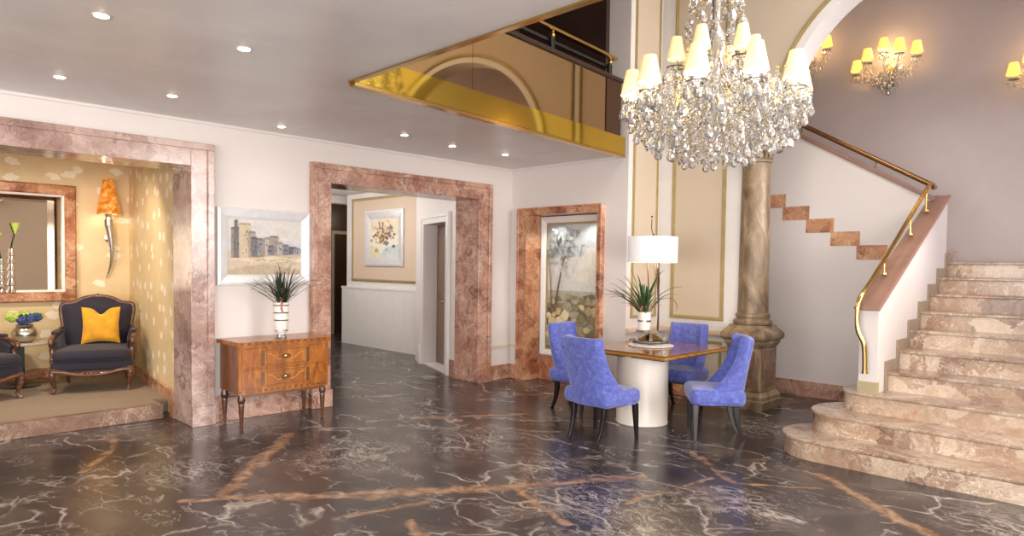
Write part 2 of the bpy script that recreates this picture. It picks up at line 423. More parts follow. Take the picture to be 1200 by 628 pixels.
def crystal():
    t = NT('lead_crystal')
    t.set(Base_Color=(1, 0.985, 0.955, 1), Roughness=0.0, Transmission_Weight=0.84, IOR=1.6)
    t.b.inputs['Specular IOR Level'].default_value = 0.8
    return t.m
M_crystal = crystal()
M_giltglint = plain('gilt_and_glint_glass', rgb(226, 196, 130), 0.12, 0.7, var=0.1)
def painted(name, rough=0.5):
    t = NT(name); a = t.node('ShaderNodeAttribute', attribute_name='paint')
    co = t.coord()
    f = t.noise(t.warp(co, 12, 0.2), 16, 7, 0.65)
    g = t.noise(co, 4, 5)
    c = t.mix(0.55, a.outputs['Color'], t.ramp(f, [(0.3, 0.35), (0.5, 0.5), (0.7, 0.68)]), 'OVERLAY')
    c = t.mix(0.35, c, t.ramp(g, [(0.3, 0.38), (0.7, 0.62)]), 'OVERLAY')
    t.set(Base_Color=c, Roughness=rough); return t.m
M_paint = painted('painted_canvas')
M_frame = plain('silvered_frame', rgb(222, 220, 220), 0.3, 0.25, var=0.06, scale=14)

# ------------------------------------------------------------------ camera
yaw, pitch, roll = (math.radians(a) for a in (44.96, -1.99, 0.77))
fw = Vector((math.cos(yaw) * math.cos(pitch), math.sin(yaw) * math.cos(pitch), math.sin(pitch)))
r0 = Vector((math.sin(yaw), -math.cos(yaw), 0)); u0 = r0.cross(fw)
R = math.cos(roll) * r0 + math.sin(roll) * u0; U = -math.sin(roll) * r0 + math.cos(roll) * u0
cam = bpy.data.cameras.new('camera'); cam.sensor_width = 36; cam.lens = 789.3 / 1200 * 36
cam.shift_y = (338.2 - 314) / 1200; cam.clip_start = 0.05; cam.clip_end = 100
co_ = bpy.data.objects.new('camera', cam); COL.objects.link(co_)
co_.matrix_world = Matrix(((R.x, U.x, -fw.x, 0), (R.y, U.y, -fw.y, 0), (R.z, U.z, -fw.z, 1.6), (0, 0, 0, 1)))
S.camera = co_

# ------------------------------------------------------------------ room shell
ZC = 2.95; YL = 6.78; XN = 6.77; XP = 7.45; YR = 4.80; ZT = 6.2
struct('floor', MB().box(-3.2, -3.6, -0.1, 9.8, 14.2, 0), M_floor, smooth=0)
poly = [(-3.2, -3.6), (2.73, -3.6), (2.73, 4.44), (6.77, 4.877), (6.77, 7.2), (-3.2, 7.2)]
struct('ceiling', MB().prism(poly, ZC, ZC + 0.2), M_ceil, smooth=0)
struct('ceiling_upper', MB().box(-3.2, -3.6, ZT, 9.8, 7.2, ZT + 0.1), M_wall, smooth=0)
struct('ceiling_corridor', MB().box(3.0, 7.2, ZC, 9.2, 14.2, ZC + 0.1), M_wall, smooth=0)
struct('ceiling_alcove', MB().box(-1.4, 7.2, 2.84, 3.0, 10.0, 2.94), M_cream, smooth=0)

m = MB()
m.box(-3.2, YL, 0, -1.3, 7.2, ZC); m.box(2.60, YL, 0, 3.645, 7.2, ZC); m.box(6.32, YL, 0, XN, 7.2, ZC)
m.box(-1.3, YL, 2.725, 2.60, 7.2, ZC); m.box(3.645, YL, 2.695, 6.32, 7.2, ZC)
struct('wall_left', m, M_wall, smooth=0)
m = MB()
m.box(XN, 6.61, 0, XP, 7.2, ZC + 0.25); m.box(XN, YR, 0, XP, 5.14, ZT); m.box(XN, 5.14, 2.385, XP, 6.61, ZC + 0.25); m.box(7.13, 5.14, 0, XP, 6.61, 2.385)
struct('wall_back', m, M_wall, smooth=0)
# arch wall: pier, spandrel ring and right pier
AC, AZ, AR = 1.80, 3.25, 1.43
AG = 1.54
XB = 7.78
m = MB()
m.box(XP, 3.64, 0, XB, YR + 0.2, AZ); m.box(XP, AC + AR, 3.0, XB, 3.64, AZ)
pts = [(YR + 0.2, AZ), (AC + AR, AZ)] + [(AC + AR * math.cos(a), AZ + AR * math.sin(a)) for a in [PI * k / 48 for k in range(1, 48)]] + [(AC - AR, AZ), (-3.6, AZ), (-3.6, ZT), (AC, ZT), (YR + 0.2, ZT)]
n0 = len(m.v)
# front, back and soffit built as strips so that the polygon stays simple
arc = [(AC + AR * math.cos(PI * k / 48), AZ + AR * math.sin(PI * k / 48)) for k in range(49)]
top = [(AC + (YR + 0.2 - AC) * (1 - k / 24) if k <= 24 else AC - (AC + 3.6) * ((k - 24) / 24), ZT) for k in range(49)]
ring = [(XP, *p) for p in arc]; ringb = [(XB, *p) for p in arc]; tp = [(XP, *p) for p in top]; tb = [(XB, *p) for p in top]
m.loft([tp, ring, ringb, tb], closed=False, caps=False)
m.prism([(YR + 0.2, AZ), (YR + 0.2, ZT), (AC + AR, AZ)], XP, XB, 'x')
m.prism([(-3.6, AZ), (AC - AR, AZ), (-3.6, ZT)], XP, XB, 'x')
m.box(XP, -3.6, 0, XB, AC - AR, AZ)
struct('wall_arch', m, M_white, smooth=30)

# wall panels (gilt moulding round a tan field)
def moulding(mb, corners, w, t, ax, v):
    # rectangular moulding: corners (a0,z0,a1,z1) on plane ax=v, thickness t towards the room (negative direction)
    a0, z0, a1, z1 = corners
    for (p0, q0, p1, q1) in ((a0, z0, a1, z0 + w), (a0, z1 - w, a1, z1), (a0, z0 + w, a0 + w, z1 - w), (a1 - w, z0 + w, a1, z1 - w)):
        for ins, th in ((0, t), (w * 0.3, t * 1.7)):
            if p1 - p0 > q1 - q0: P = (p0, q0 + ins, p1, q1 - ins)
            else: P = (p0 + ins, q0, p1 - ins, q1)
            if ax == 'x': mb.box(v - th, P[0], P[1], v, P[2], P[3])
            else: mb.box(P[0], v - th, P[1], P[2], v, P[3])
def panel(name, corners, w, ax, v, field=M_tan):
    mb = MB(); a0, z0, a1, z1 = corners
    mb.cur = 0
    if ax == 'x': mb.box(v - 0.006, a0 + w * .5, z0 + w * .5, v, a1 - w * .5, z1 - w * .5)
    else: mb.box(a0 + w * .5, v - 0.006, z0 + w * .5, a1 - w * .5, v, z1 - w * .5)
    mb.cur = 1; moulding(mb, corners, w, 0.014, ax, v)
    return struct(name, mb, [field, M_goldtrim], smooth=0)
panel('trim_1', (6.86, 0.97, 7.41, 5.9), 0.035, 'y', YR)
panel('trim_2', (3.875, 0.965, 4.60, 5.9), 0.045, 'x', XP)
panel('trim_3', (6.86, 0.2, 7.41, 0.72), 0.03, 'y', YR)
panel('trim_4', (3.885, 0.2, 4.60, 0.72), 0.03, 'x', XP)
# spandrel field with its gilt arch
m = MB()
arcg = [(AC + AG * math.cos(PI * k / 60), AZ + AG * math.sin(PI * k / 60)) for k in range(61)]
fld = []
for k in range(61):
    y, z = arcg[k]
    fld.append((y, z))
y1 = 3.77
m.cur = 0
g0 = [p for p in arcg if p[0] < y1 - 0.01]
topy = [(min(y1, p[0] + 3) if False else p[0], 5.9) for p in g0]
m.loft([[(XP - 0.006, *p) for p in g0], [(XP - 0.006, *p) for p in topy]], closed=False, caps=False)
m.cur = 1
for k in range(60):
    a0, a1 = PI * k / 60, PI * (k + 1) / 60
    for ra, rb, th in ((AG - 0.025, AG + 0.025, 0.014), (AG - 0.012, AG + 0.012, 0.024)):
        P = [(AC + r * math.cos(a), AZ + r * math.sin(a)) for r, a in ((ra, a0), (rb, a0), (rb, a1), (ra, a1))]
        m.prism(P, XP - th, XP, 'x')
m.box(XP - 0.014, 3.75, AZ + 0.02, XP, 3.795, 5.9); m.box(XP - 0.024, 3.762, AZ + 0.02, XP, 3.783, 5.9)
m.box(XP - 0.014, AC + AG, AZ, XP, 3.795, AZ + 0.045)
m.cur = 0
m.box(XP - 0.006, AC + AG, AZ + .02, XP, 3.76, 5.9)
struct('trim_5', m, [M_tan, M_goldtrim], smooth=30)
# dado rails
m = MB()
for z0, z1, t in ((0.775, 0.80, 0.03), (0.80, 0.835, 0.05), (0.835, 0.85, 0.02)):
    m.box(XP - t, 3.66, z0, XP, YR, z1); m.box(XN + 0.0, YR - t, z0, XP - t, YR, z1)
struct('trim_6', m, M_cream, smooth=0)
# low rail by the corner and pale ceiling bead
m = MB()
m.box(6.33, YL - 0.012, 0.44, XN, YL, 0.475); m.box(XN - 0.012, 6.62, 0.44, XN, YL - 0.012, 0.475)
struct('trim_7', m, M_cream, smooth=0)
m = MB()
m.box(-3.2, YL - 0.02, ZC - 0.025, XN, YL, ZC); m.box(XN - 0.02, 4.88, ZC - 0.025, XN, YL - 0.02, ZC)
struct('trim_8', m, M_wall, smooth=0)

# marble surrounds
def surround(name, xa, xb, zi, zo, xl, xr, mat, closedleft=True):
    # opening xa..xb (inner), outer xl..xr, head zi..zo
    m = MB(); y0, y1 = 6.72, 7.21
    if closedleft:
        m.box(xl, y0, 0, xa, y1, zo)
        m.box(xl, y0 - 0.025, 0.192, xl + 0.06, y0, zo - 0.0602)
        m.box(xl - 0.006, y0 - 0.035, 0, xa + 0.006, y0, 0.19)
    m.box(xb, y0, 0, xr, y1, zo - 0.0002)
    m.box(xr - 0.06, y0 - 0.025, 0.192, xr, y0, zo - 0.0602)
    m.box(xb - 0.006, y0 - 0.035, 0, xr + 0.006, y0, 0.19)
    m.box(xa, y0, zi, xb, y1, zo)
    m.box(xl if closedleft else xa, y0 - 0.025, zo - 0.06, xr, y0, zo)
    return struct(name, m, mat, smooth=0, bevel=0.004, bseg=1)
surround('trim_9', -1.3, 2.39, 2.505, 2.725, -1.5, 2.60, M_mauve, False)
surround('trim_10', 3.88, 6.09, 2.48, 2.69, 3.645, 6.32, M_rose)
# niche surround and lining
m = MB(); x0 = 6.715
m.box(x0, 6.445, 0, 7.13, 6.61, 2.385); m.box(x0, 5.14, 0, 7.13, 5.225, 2.385); m.box(x0, 5.225, 2.29, 7.13, 6.445, 2.385)
m.box(x0 - 0.02, 6.575, 0, x0, 6.61, 2.354); m.box(x0 - 0.02, 5.14, 0, x0, 5.17, 2.354); m.box(x0 - 0.02, 5.14, 2.355, x0, 6.61, 2.385)
m.box(7.06, 5.225, 0, 7.13, 6.445, 2.29); m.box(7.0, 5.225, 0, 7.06, 6.445, 0.34)
struct('trim_11', m, M_rust, smooth=0, bevel=0.005)
# baseboards
m = MB()
m.box(2.607, YL - 0.03, 0, 3.638, YL, 0.24); m.box(2.607, YL - 0.018, 0.24, 3.638, YL, 0.265); m.box(6.33, YL - 0.03, 0, XN - 0.03, YL, 0.2)
struct('baseboard_left', m, M_rose, smooth=0, bevel=0.004)
m = MB()
m.box(XN - 0.03, 6.615, 0, XN, YL, 0.2); m.box(XN - 0.03, YR, 0, XN, 5.135, 0.2); m.box(XN - 0.03, YR - 0.03, 0, XP, YR, 0.2); m.box(XP - 0.03, 3.66, 0, XP, YR - 0.03, 0.2)
struct('baseboard_back', m, M_rust, smooth=0, bevel=0.004)

# rear and side walls of the hall behind the viewer, with window openings added to hold area lights
m = MB()
m.box(-3.3, -3.6, 0, -3.2, -2.5, ZC); m.box(-3.3, 5.0, 0, -3.2, 7.2, ZC); m.box(-3.3, -2.5, 0, -3.2, 5.0, 0.6); m.box(-3.3, -2.5, 2.7, -3.2, 5.0, ZT)
struct('wall_rear', m, M_wall, smooth=0)
m = MB()
for xa, xb in ((-3.2, -2.6), (2.4, 5.0), (7.5, 8.0), (9.5, 9.8)): m.box(xa, -3.7, 0, xb, -3.6, ZT)
for xa, xb, za, zb in ((-2.6, 2.4, 0, 0.5), (-2.6, 2.4, 2.6, ZT), (5.0, 7.5, 0, 1.5), (5.0, 7.5, 4.3, ZT), (8.0, 9.5, 0, 2.6), (8.0, 9.5, 5.2, ZT)): m.box(xa, -3.7, za, xb, -3.6, zb)
struct('wall_right', m, M_wall, smooth=0)
# mezzanine shell (dark panelled)
m = MB()
m.box(2.6, 6.6, ZC + 0.2, XN, 6.7, ZT); m.box(2.5, 4.44, ZC + 0.2, 2.6, 6.7, ZT)
m.box(6.70, 5.12, ZC + 0.2, XN, 6.6, ZT)
struct('wall_mezzanine', m, M_darkpanel, smooth=0)
m = MB(); m.box(2.62, 4.9, ZC + 0.2, 6.70, 6.6, ZC + 0.23)
struct('floor_mezzanine', m, M_carpet, smooth=0)
# brass lip along the ceiling edge
m = MB(); m.box(2.695, -3.6, ZC - 0.012, 2.74, 4.44, ZC + 0.2)
struct('trim_12', m, M_brass, smooth=0)

# ------------------------------------------------------------------ alcove
AZ0 = 0.145
m = MB(); m.box(-1.4, 7.36, 0, 2.31, 9.9, AZ0 - 0.001); m.box(2.31, 7.62, 0, 2.75, 9.9, AZ0 - 0.001)
struct('floor_alcove', m, M_carpet, smooth=0)
m = MB(); m.box(-1.4, 7.28, 0, 2.31, 7.36, AZ0)
struct('trim_13', m, marble('step_edge_marble', [(0.3, rgb(98, 70, 56)), (0.6, rgb(130, 98, 80)), (0.8, rgb(152, 120, 100))], rgb(196, 170, 150), 3, 5, rough=0.3), smooth=0, bevel=0.005)
YA = 9.86
struct('wall_alcove_back', MB().box(-1.4, YA, 0, 2.9, YA + 0.1, 2.84), M_paper, smooth=0)
m = MB(); m.prism([(2.42, 7.22), (2.72, YA), (2.95, YA), (2.95, 7.22)], 0, 2.84)
struct('wall_alcove_right', m, M_paper, smooth=0)
struct('wall_alcove_left', MB().box(-1.5, 7.2, 0, -1.4, 10, 2.84), M_paper, smooth=0)
m = MB(); m.prism([(2.40, 7.36), (2.70, YA - 0.02), (2.715, YA), (2.43, 7.36)], AZ0, AZ0 + 0.12); m.box(-1.4, YA - 0.02, AZ0, 2.70, YA, AZ0 + 0.12)
m.prism([(2.385, 7.22), (2.40, 7.36), (2.43, 7.36), (2.43, 7.22)], 0, AZ0 + 0.12)
struct('baseboard_alcove', m, M_rust, smooth=0)

# ------------------------------------------------------------------ corridor
P0 = Vector((6.125, 7.21, 0)); P1 = Vector((6.76, 9.0, 0)); D = (P1 - P0).normalized(); N = Vector((D.y, -D.x, 0))   # N points away from the corridor
LW = (P1 - P0).length
def cw(s, n, z): p = P0 + D * s + N * n; return (p.x, p.y, z)
def cbox(mb, s0, s1, n0, n1, z0, z1):
    mb.hexa([cw(s0, n0, z0), cw(s0, n1, z0), cw(s1, n1, z0), cw(s1, n0, z0), cw(s0, n0, z1), cw(s0, n1, z1), cw(s1, n1, z1), cw(s1, n0, z1)])
DS0, DS1, DZ = 0.40, 1.42, 2.22
m = MB()
cbox(m, 0, DS0, 0, 0.45, 0, ZC); cbox(m, DS1, LW, 0, 0.45, 0, ZC); cbox(m, DS0, DS1, 0, 0.45, DZ, ZC)
struct('wall_corridor', m, M_wall, smooth=0)
m = MB()
cbox(m, 0.0, 0.2, -0.03, 0.0, 0, 0.24)
struct('baseboard_corridor', m, M_rose, smooth=0)
m = MB()
cbox(m, DS0 - 0.11, DS0, -0.035, 0, 0, DZ + 0.11); cbox(m, DS1, DS1 + 0.11, -0.035, 0, 0, DZ + 0.11); cbox(m, DS0, DS1, -0.035, 0, DZ, DZ + 0.11)
cbox(m, DS0 - 0.14, DS0 - 0.08, -0.05, 0, 0, DZ + 0.14); cbox(m, DS1 + 0.08, DS1 + 0.14, -0.05, 0, 0, DZ + 0.14); cbox(m, DS0 - .08, DS1 + .08, -0.05, 0, DZ + 0.08, DZ + 0.14)
cbox(m, DS0, DS1, -0.02, 0.22, 0, 0.03)
cbox(m, DS1 + 0.10, DS1 + 0.19, -0.06, 0, 0, 0.3)
struct('trim_14', m, M_white, smooth=0, bevel=0.004)
m = MB(); cbox(m, DS0 + 0.0, DS1 - 0.0, 0.20, 0.26, 0.03, DZ)
dr = struct('door_1', m, M_doorwood, smooth=0)
m = MB(); cbox(m, DS0 + 0.1, DS0 + 0.42, 0.188, 0.20, 1.15, 2.05); cbox(m, DS0 + 0.1, DS0 + 0.42, 0.188, 0.20, 0.2, 0.98); cbox(m, DS0 + .55, DS1 - .1, 0.188, 0.20, 0.2, 0.98); cbox(m, DS0 + .55, DS1 - .1, 0.188, 0.20, 1.15, 2.05)
m.build('door_panel', M_doorwood, dr, bevel=0.006)
m = MB()
hp = [cw(DS0 + 0.50 + 0.0, 0.20, 1.02), cw(DS0 + 0.50, 0.14, 1.02), cw(DS0 + 0.62, 0.13, 1.03)]
m.tube(hp, 0.011, 8); m.tube([cw(DS0 + 0.5, 0.20, 1.02), cw(DS0 + 0.5, 0.185, 1.02)], 0.028, 14)
m.build('door_handle', M_steel, dr)
# panelled corridor wall with wainscot
XW = 7.22
m = MB(); m.box(XW, 9.0, 0, 7.6, 11.9, ZC)
struct('wall_corridor_side', m, M_white, smooth=0)
m = MB(); m.box(XW - 0.05, 9.1, 0, XW, 12.0, 1.10); m.box(XW - 0.065, 9.1, 1.10, XW, 12.0, 1.14)
for y in [9.3 + 0.3 * k for k in range(9)]: m.box(XW - 0.054, y, 0.06, XW - 0.05, y + 0.288, 1.09)
struct('trim_15', m, plain('white_wainscot', rgb(224, 220, 214), 0.25, var=0.02), smooth=0)
panel('trim_16', (9.3, 1.25, 11.7, 2.86), 0.05, 'x', XW, M_cream)
struct('wall_corridor_left', MB().box(3.3, 7.2, 0, 3.4, 14.2, ZC), M_wall, smooth=0)
m = MB(); m.box(3.4, 13.6, 0, 9.2, 13.7, ZC); m.box(9.1, 11.9, 0, 9.2, 13.6, ZC); m.box(7.6, 11.8, 0, 9.1, 11.9, ZC)
struct('wall_corridor_end', m, M_darkpanel, smooth=0)
m = MB(); m.box(3.4, 12.15, 2.80, 7.6, 12.35, ZC)
struct('trim_17', m, M_wall, smooth=0)
m = MB(); m.box(7.83, 13.54, 0, 7.9, 13.6, 2.32); m.box(8.6, 13.54, 0, 8.67, 13.6, 2.32); m.box(7.9, 13.54, 2.25, 8.6, 13.6, 2.32)
m.cur = 1; m.box(7.9, 13.57, 0, 8.6, 13.6, 2.25)
struct('door_2', m, [plain('pale_jamb', rgb(150, 136, 122), 0.4), M_bronzedoor], smooth=0)

# ------------------------------------------------------------------ staircase
RI, TD, X1 = 0.17, 0.336, 5.714
st = thing('staircase', 'wide pink marble staircase with rounded lowest steps climbing to the landing', 'staircase', (X1, 1.95, 0))
YB = 0.42
ends = {1: (6.08, 2.14, 0.366, 0.37), 2: (6.41, 2.06, 0.36, 0.325), 3: (6.65, 1.985, 0.264, 0.22)}
def L(p): return (p[0] - X1, p[1] - 1.95, *p[2:])
def steppoly(i, over):
    xf = X1 + TD * (i - 1) - over
    if i <= 3:
        cx, cy, rx, ry = ends[i]
        rx = cx - xf; ry += over
        pts = []
        for k in range(0, 25):
            a = PI * k / 24
            pts.append((cx + (0.45 if i < 3 else 0.3) * math.cos(a) if math.cos(a) > 0 else cx + rx * math.cos(a), cy + ry * math.sin(a)))
        pts += [(x, 2 * 1.185 - y) for x, y in reversed(pts)]
        return pts
    return [(xf + TD + 0.1, YB), (xf + TD + 0.1, 1.885), (xf, 1.885), (xf, YB)]
for i in range(1, 11):
    last = i == 10
    b = steppoly(i, 0.0); tpoly = steppoly(i, 0.018)
    if last:
        b = [(9.65, YB), (9.65, 1.95), (X1 + TD * 9, 1.95), (X1 + TD * 9, YB)]
        tpoly = [(9.65, YB), (9.65, 1.95), (X1 + TD * 9 - 0.018, 1.95), (X1 + TD * 9 - 0.018, YB)]
    zb = 0
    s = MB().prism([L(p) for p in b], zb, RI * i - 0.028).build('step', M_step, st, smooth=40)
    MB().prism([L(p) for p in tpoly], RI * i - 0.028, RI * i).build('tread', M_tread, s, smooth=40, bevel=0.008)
# parapet of the first flight
def pz(x): return 1.255 + (x - 6.45) * 0.5025
m = MB(); m.prism([(6.45 - X1, 0.0), (8.72 - X1, 0.0), (8.72 - X1, pz(8.72)), (6.45 - X1, pz(6.45))], 1.89 - 1.95, 2.04 - 1.95, 'y')
par = m.build('parapet', M_wall, st, smooth=0)
m = MB(); m.prism([(6.45 - X1, 0.0), (XP - 0.01 - X1, 0.0), (XP - 0.01 - X1, pz(XP)), (6.45 - X1, pz(6.45))], 0.33 - 1.95, 0.42 - 1.95, 'y')
par2 = m.build('parapet', M_wall, st, smooth=0)
m = MB(); m.prism([(6.42 - X1, pz(6.42)), (XP - 0.01 - X1, pz(XP - .01)), (XP - 0.01 - X1, pz(XP - .01) + 0.035), (6.42 - X1, pz(6.42) + 0.035)], 0.31 - 1.95, 0.44 - 1.95, 'y')
m.build('coping', M_coping, par2, smooth=0, bevel=0.006)
m = MB(); m.prism([(6.42 - X1, pz(6.42)), (8.76 - X1, pz(8.76)), (8.76 - X1, pz(8.76) + 0.035), (6.42 - X1, pz(6.42) + 0.035)], 1.87 - 1.95, 2.07 - 1.95, 'y')
m.build('coping', M_coping, par, smooth=0, bevel=0.006)
m = MB(); m.box(6.44 - X1, 1.885 - 1.95, 0.51, 6.50 - X1, 2.045 - 1.95, 0.61)
m.build('plinth', M_olive, par, smooth=0)
m = MB()
for i in range(4, 11):
    xa = X1 + TD * (i - 1)
    xe = xa + TD - 0.09 if i < 10 else xa + 0.05
    m.box(xa - 0.07 - X1, 1.872 - 1.95, RI * (i - 1), xe - 0.0 - X1, 1.895 - 1.95, RI * i + 0.1)
m.build('skirting', M_taupeskirt, st, smooth=0)
# second flight: wall below, zig-zag marble inlay, sloped parapet with coping
def qz(y): return 2.43 + (y - 2.10) * 0.594
XS = 8.62
m = MB(); m.prism([(1.97 - 1.95, 0), (5.2 - 1.95, 0), (5.2 - 1.95, qz(5.2)), (2.04 - 1.95, qz(2.04)), (1.97 - 1.95, qz(1.97))], XS - X1, XS + 0.12 - X1, 'x')
pw = m.build('flight_wall', M_wall, st, smooth=0)
m = MB(); m.prism([(2.0 - 1.95, qz(2.0)), (5.2 - 1.95, qz(5.2)), (5.2 - 1.95, qz(5.2) + 0.05), (2.0 - 1.95, qz(2.0) + 0.05)], XS - 0.03 - X1, XS + 0.16 - X1, 'x')
m.build('coping', M_coping, pw, smooth=0, bevel=0.006)
m = MB()
for k in range(9):
    yb = 2.155 + 0.301 * k; zt = 1.728 + 0.1665 * k
    m.box(XS - 0.006 - X1, yb - 1.95, zt - 0.172, XS - X1, yb + 0.335 - 1.95, zt)
m.build('stair_inlay', M_rust, pw, smooth=0)
m = MB(); m.box(XS - 0.025 - X1, 2.05 - 1.95, 0, XS - X1, 5.2 - 1.95, 0.19)
m.build('skirting', M_rose, pw, smooth=0)
for k in range(8):
    s = MB().box(8.745 - X1, 1.97 + 0.301 * k - 1.95, 1.70 + 0.1665 * (k - 1), 9.65 - X1, min(1.97 + 0.301 * (k + 1.4), 5.2) - 1.95, 1.70 + 0.1665 * (k + 1) - 0.02)
    s.build('step', M_mauve, st, smooth=0)
struct('wall_stair_right', MB().box(XB, 0.27, 0, 9.655, 0.37, 1.9), M_wall, smooth=0)
struct('wall_stair', MB().box(9.655, -3.6, 0, 9.75, 5.5, ZT), M_stairwall, smooth=0)
struct('wall_stair_end', MB().box(XB, 5.3, 0, 9.65, 5.4, ZT), M_stairwall, smooth=0)

# handrail of the first flight
hr = thing('handrail', 'polished brass handrail with curled lower end up the stair parapet', 'handrail', (6.42, 2.0, 0.6))
def H(p): return (p[0] - 6.42, p[1] - 2.0, p[2] - 0.6)
sl = 0.5825
path = [(6.405, 1.975, 0.70), (6.40, 1.978, 0.86), (6.392, 1.99, 0.96), (6.385, 2.03, 1.05), (6.385, 2.043, 1.14), (6.388, 2.043, 1.26), (6.405, 2.035, 1.345), (6.46, 2.02, 1.405), (6.60, 2.01, 1.49)]
path = spline(path, 5)
end = (8.47, 2.005, 1.49 + (8.47 - 6.60) * 0.574)
m = MB(); m.tube([H(p) for p in path] + [H(p) for p in [tuple(path[-1][i] + (end[i] - path[-1][i]) * k / 8 for i in range(3)) for k in range(1, 9)]], 0.021, 12)
m.build('rail', M_brass, hr, smooth=60)
for xx in (6.95, 7.75, 8.30):
    zt = 1.49 + (xx - 6.60) * 0.574
    m = MB(); m.tube([H((xx, 2.0, pz(xx) + 0.06)), H((xx, 2.0, zt - 0.015))], 0.009, 8)
    m.tube([H((xx, 2.0, pz(xx) + 0.056)), H((xx, 2.0, pz(xx) + 0.068))], 0.03, 14)
    m.build('bracket', M_brass, hr)
m = MB(); m.tube([H((6.405, 1.975, 0.70)), H((6.405, 1.975, 0.685))], 0.026, 14)
m.build('collar', M_brass, hr)
m = MB(); m.tube([H((6.36, 2.045, 1.262)), H((6.41, 2.045, 1.262))], 0.012, 10); m.tube([H((6.385, 2.045, 1.25)), H((6.385, 2.045, 1.275))], 0.028, 14)
m.build('collar', M_brass, hr)
h2 = thing('handrail', 'bronze tube handrail above the coping of the upper stair flight', 'handrail', (8.68, 2.0, 2.5))
def H2(p): return (p[0] - 8.68, p[1] - 2.0, p[2] - 2.5)
def rz(y): return qz(y) + 0.165
m = MB(); m.tube([H2((8.50, 2.0, rz(1.97) + .0)), H2((8.60, 2.0, rz(1.98)))] + [H2((8.66, 2.02 + 3.1 * k / 10, rz(2.02 + 3.1 * k / 10))) for k in range(11)], 0.029, 12)
m.build('rail', plain('bronze_rail', rgb(150, 112, 72), 0.2, 0.9), h2, smooth=60)
for yy in (2.62, 3.5, 4.3):
    m = MB(); m.tube([H2((8.66, yy, qz(yy) + 0.06)), H2((8.66, yy, rz(yy) - 0.01))], 0.010, 8); m.build('bracket', M_brass, h2)

# ------------------------------------------------------------------ column
CX, CY = 7.50, 3.535
cl = thing('stone_column', 'weathered stone column on a panelled square pedestal beside the stairs', 'column', (CX, CY, 0))
def sq(mb, prof):
    mb.loft([[(a * h, b * h, z) for a, b in ((1, 1), (-1, 1), (-1, -1), (1, -1))] for h, z in prof])
m = MB(); sq(m, [(0.255, 0), (0.255, 0.10), (0.245, 0.11), (0.245, 0.15), (0.225, 0.18), (0.215, 0.20)]); m.build('plinth', M_stone, cl, smooth=0, bevel=0.008)
m = MB(); sq(m, [(0.205, 0.20), (0.205, 0.70)]); die = m.build('pedestal', M_stone, cl, smooth=0, bevel=0.012)
m = MB()
for a in range(4):
    M4 = Matrix.Rotation(a * PI / 2, 3, 'Z')
    o = len(m.v)
    m.box(0.203, -0.135, 0.25, 0.211, 0.135, 0.66)
    for i in range(o, len(m.v)): m.v[i] = tuple(M4 @ Vector(m.v[i]))
m.build('panel', M_stonepanel, die, smooth=0, bevel=0.004)
m = MB(); sq(m, [(0.205, 0.70), (0.215, 0.72), (0.235, 0.75), (0.235, 0.78), (0.265, 0.80), (0.27, 0.83), (0.265, 0.86), (0.235, 0.90), (0.20, 0.93), (0.195, 0.955)]); m.build('cornice', M_stone, cl, smooth=30, bevel=0.01)
m = MB(); m.lathe([(0.19, 0.95), (0.215, 0.965), (0.22, 0.99), (0.205, 1.01), (0.185, 1.02), (0.185, 1.035), (0.195, 1.05), (0.19, 1.075), (0.17, 1.09)], n=40); m.build('base', M_stone, cl)
m = MB(); m.lathe([(0.172, 1.09), (0.168, 1.3), (0.166, 1.7), (0.16, 2.3), (0.152, 2.80)], n=40); m.build('shaft', M_stone, cl)
m = MB(); m.lathe([(0.152, 2.80), (0.172, 2.81), (0.175, 2.83), (0.16, 2.845), (0.155, 2.86), (0.16, 2.90), (0.18, 2.93)], n=40)
for k in range(18):
    a = 2 * PI * k / 18; m.tube([(0.16 * math.cos(a), 0.16 * math.sin(a), 2.855), (0.18 * math.cos(a), 0.18 * math.sin(a), 2.93)], 0.02, 6)
sq(m, [(0.19, 2.93), (0.215, 2.95), (0.215, 3.0)])
m.build('capital', M_stone, cl)

# ------------------------------------------------------------------ balustrade of the mezzanine
B0 = Vector((2.73, 4.44, 0)); B1 = Vector((6.755, 4.876, 0)); BD = (B1 - B0).normalized(); BN = Vector((BD.y, -BD.x, 0))   # BN towards the hall
BL = (B1 - B0).length
ba = thing('balustrade', 'bronze mirror glass balustrade over polished brass fascia at the ceiling opening', 'balustrade', (B0.x, B0.y, ZC), math.atan2(BD.y, BD.x))
m = MB(); m.box(0, -0.012, -0.012, BL, 0.03, 0.0); m.box(0, -0.03, 0.0, BL, 0.0, 0.212)
m.build('fascia', M_brassmirror, ba, smooth=0)
m = MB(); m.box(0, -0.034, -0.03, BL, 0.03, -0.004); m.build('lip', M_brass, ba, smooth=0)
for a, b in ((-0.2, 1.305), (1.309, 3.60)):
    m = MB(); m.box(a, -0.02, 0.214, b, 0.0, 0.84); m.build('glass_panel', M_bronzeglass, ba, smooth=0)
m = MB(); m.box(3.60, -0.03, 0.214, 3.93, 0.01, 0.84); m.build('post', plain('bronze_post', rgb(74, 48, 34), 0.25, 0.4), ba, smooth=0)
m = MB(); m.box(-0.2, -0.045, 0.84, 3.96, 0.03, 0.885); m.build('cap_rail', M_darkwood, ba, smooth=0, bevel=0.006)
m = MB(); m.box(0.3, -0.045, 1.075, 3.82, 0.03, 1.11); m.build('hand_rail', M_brass, ba, smooth=0, bevel=0.01)
m = MB(); m.box(-0.2, 0.02, 0.97, 3.72, 0.05, 1.0); m.build('mid_rail', M_black, ba, smooth=0)
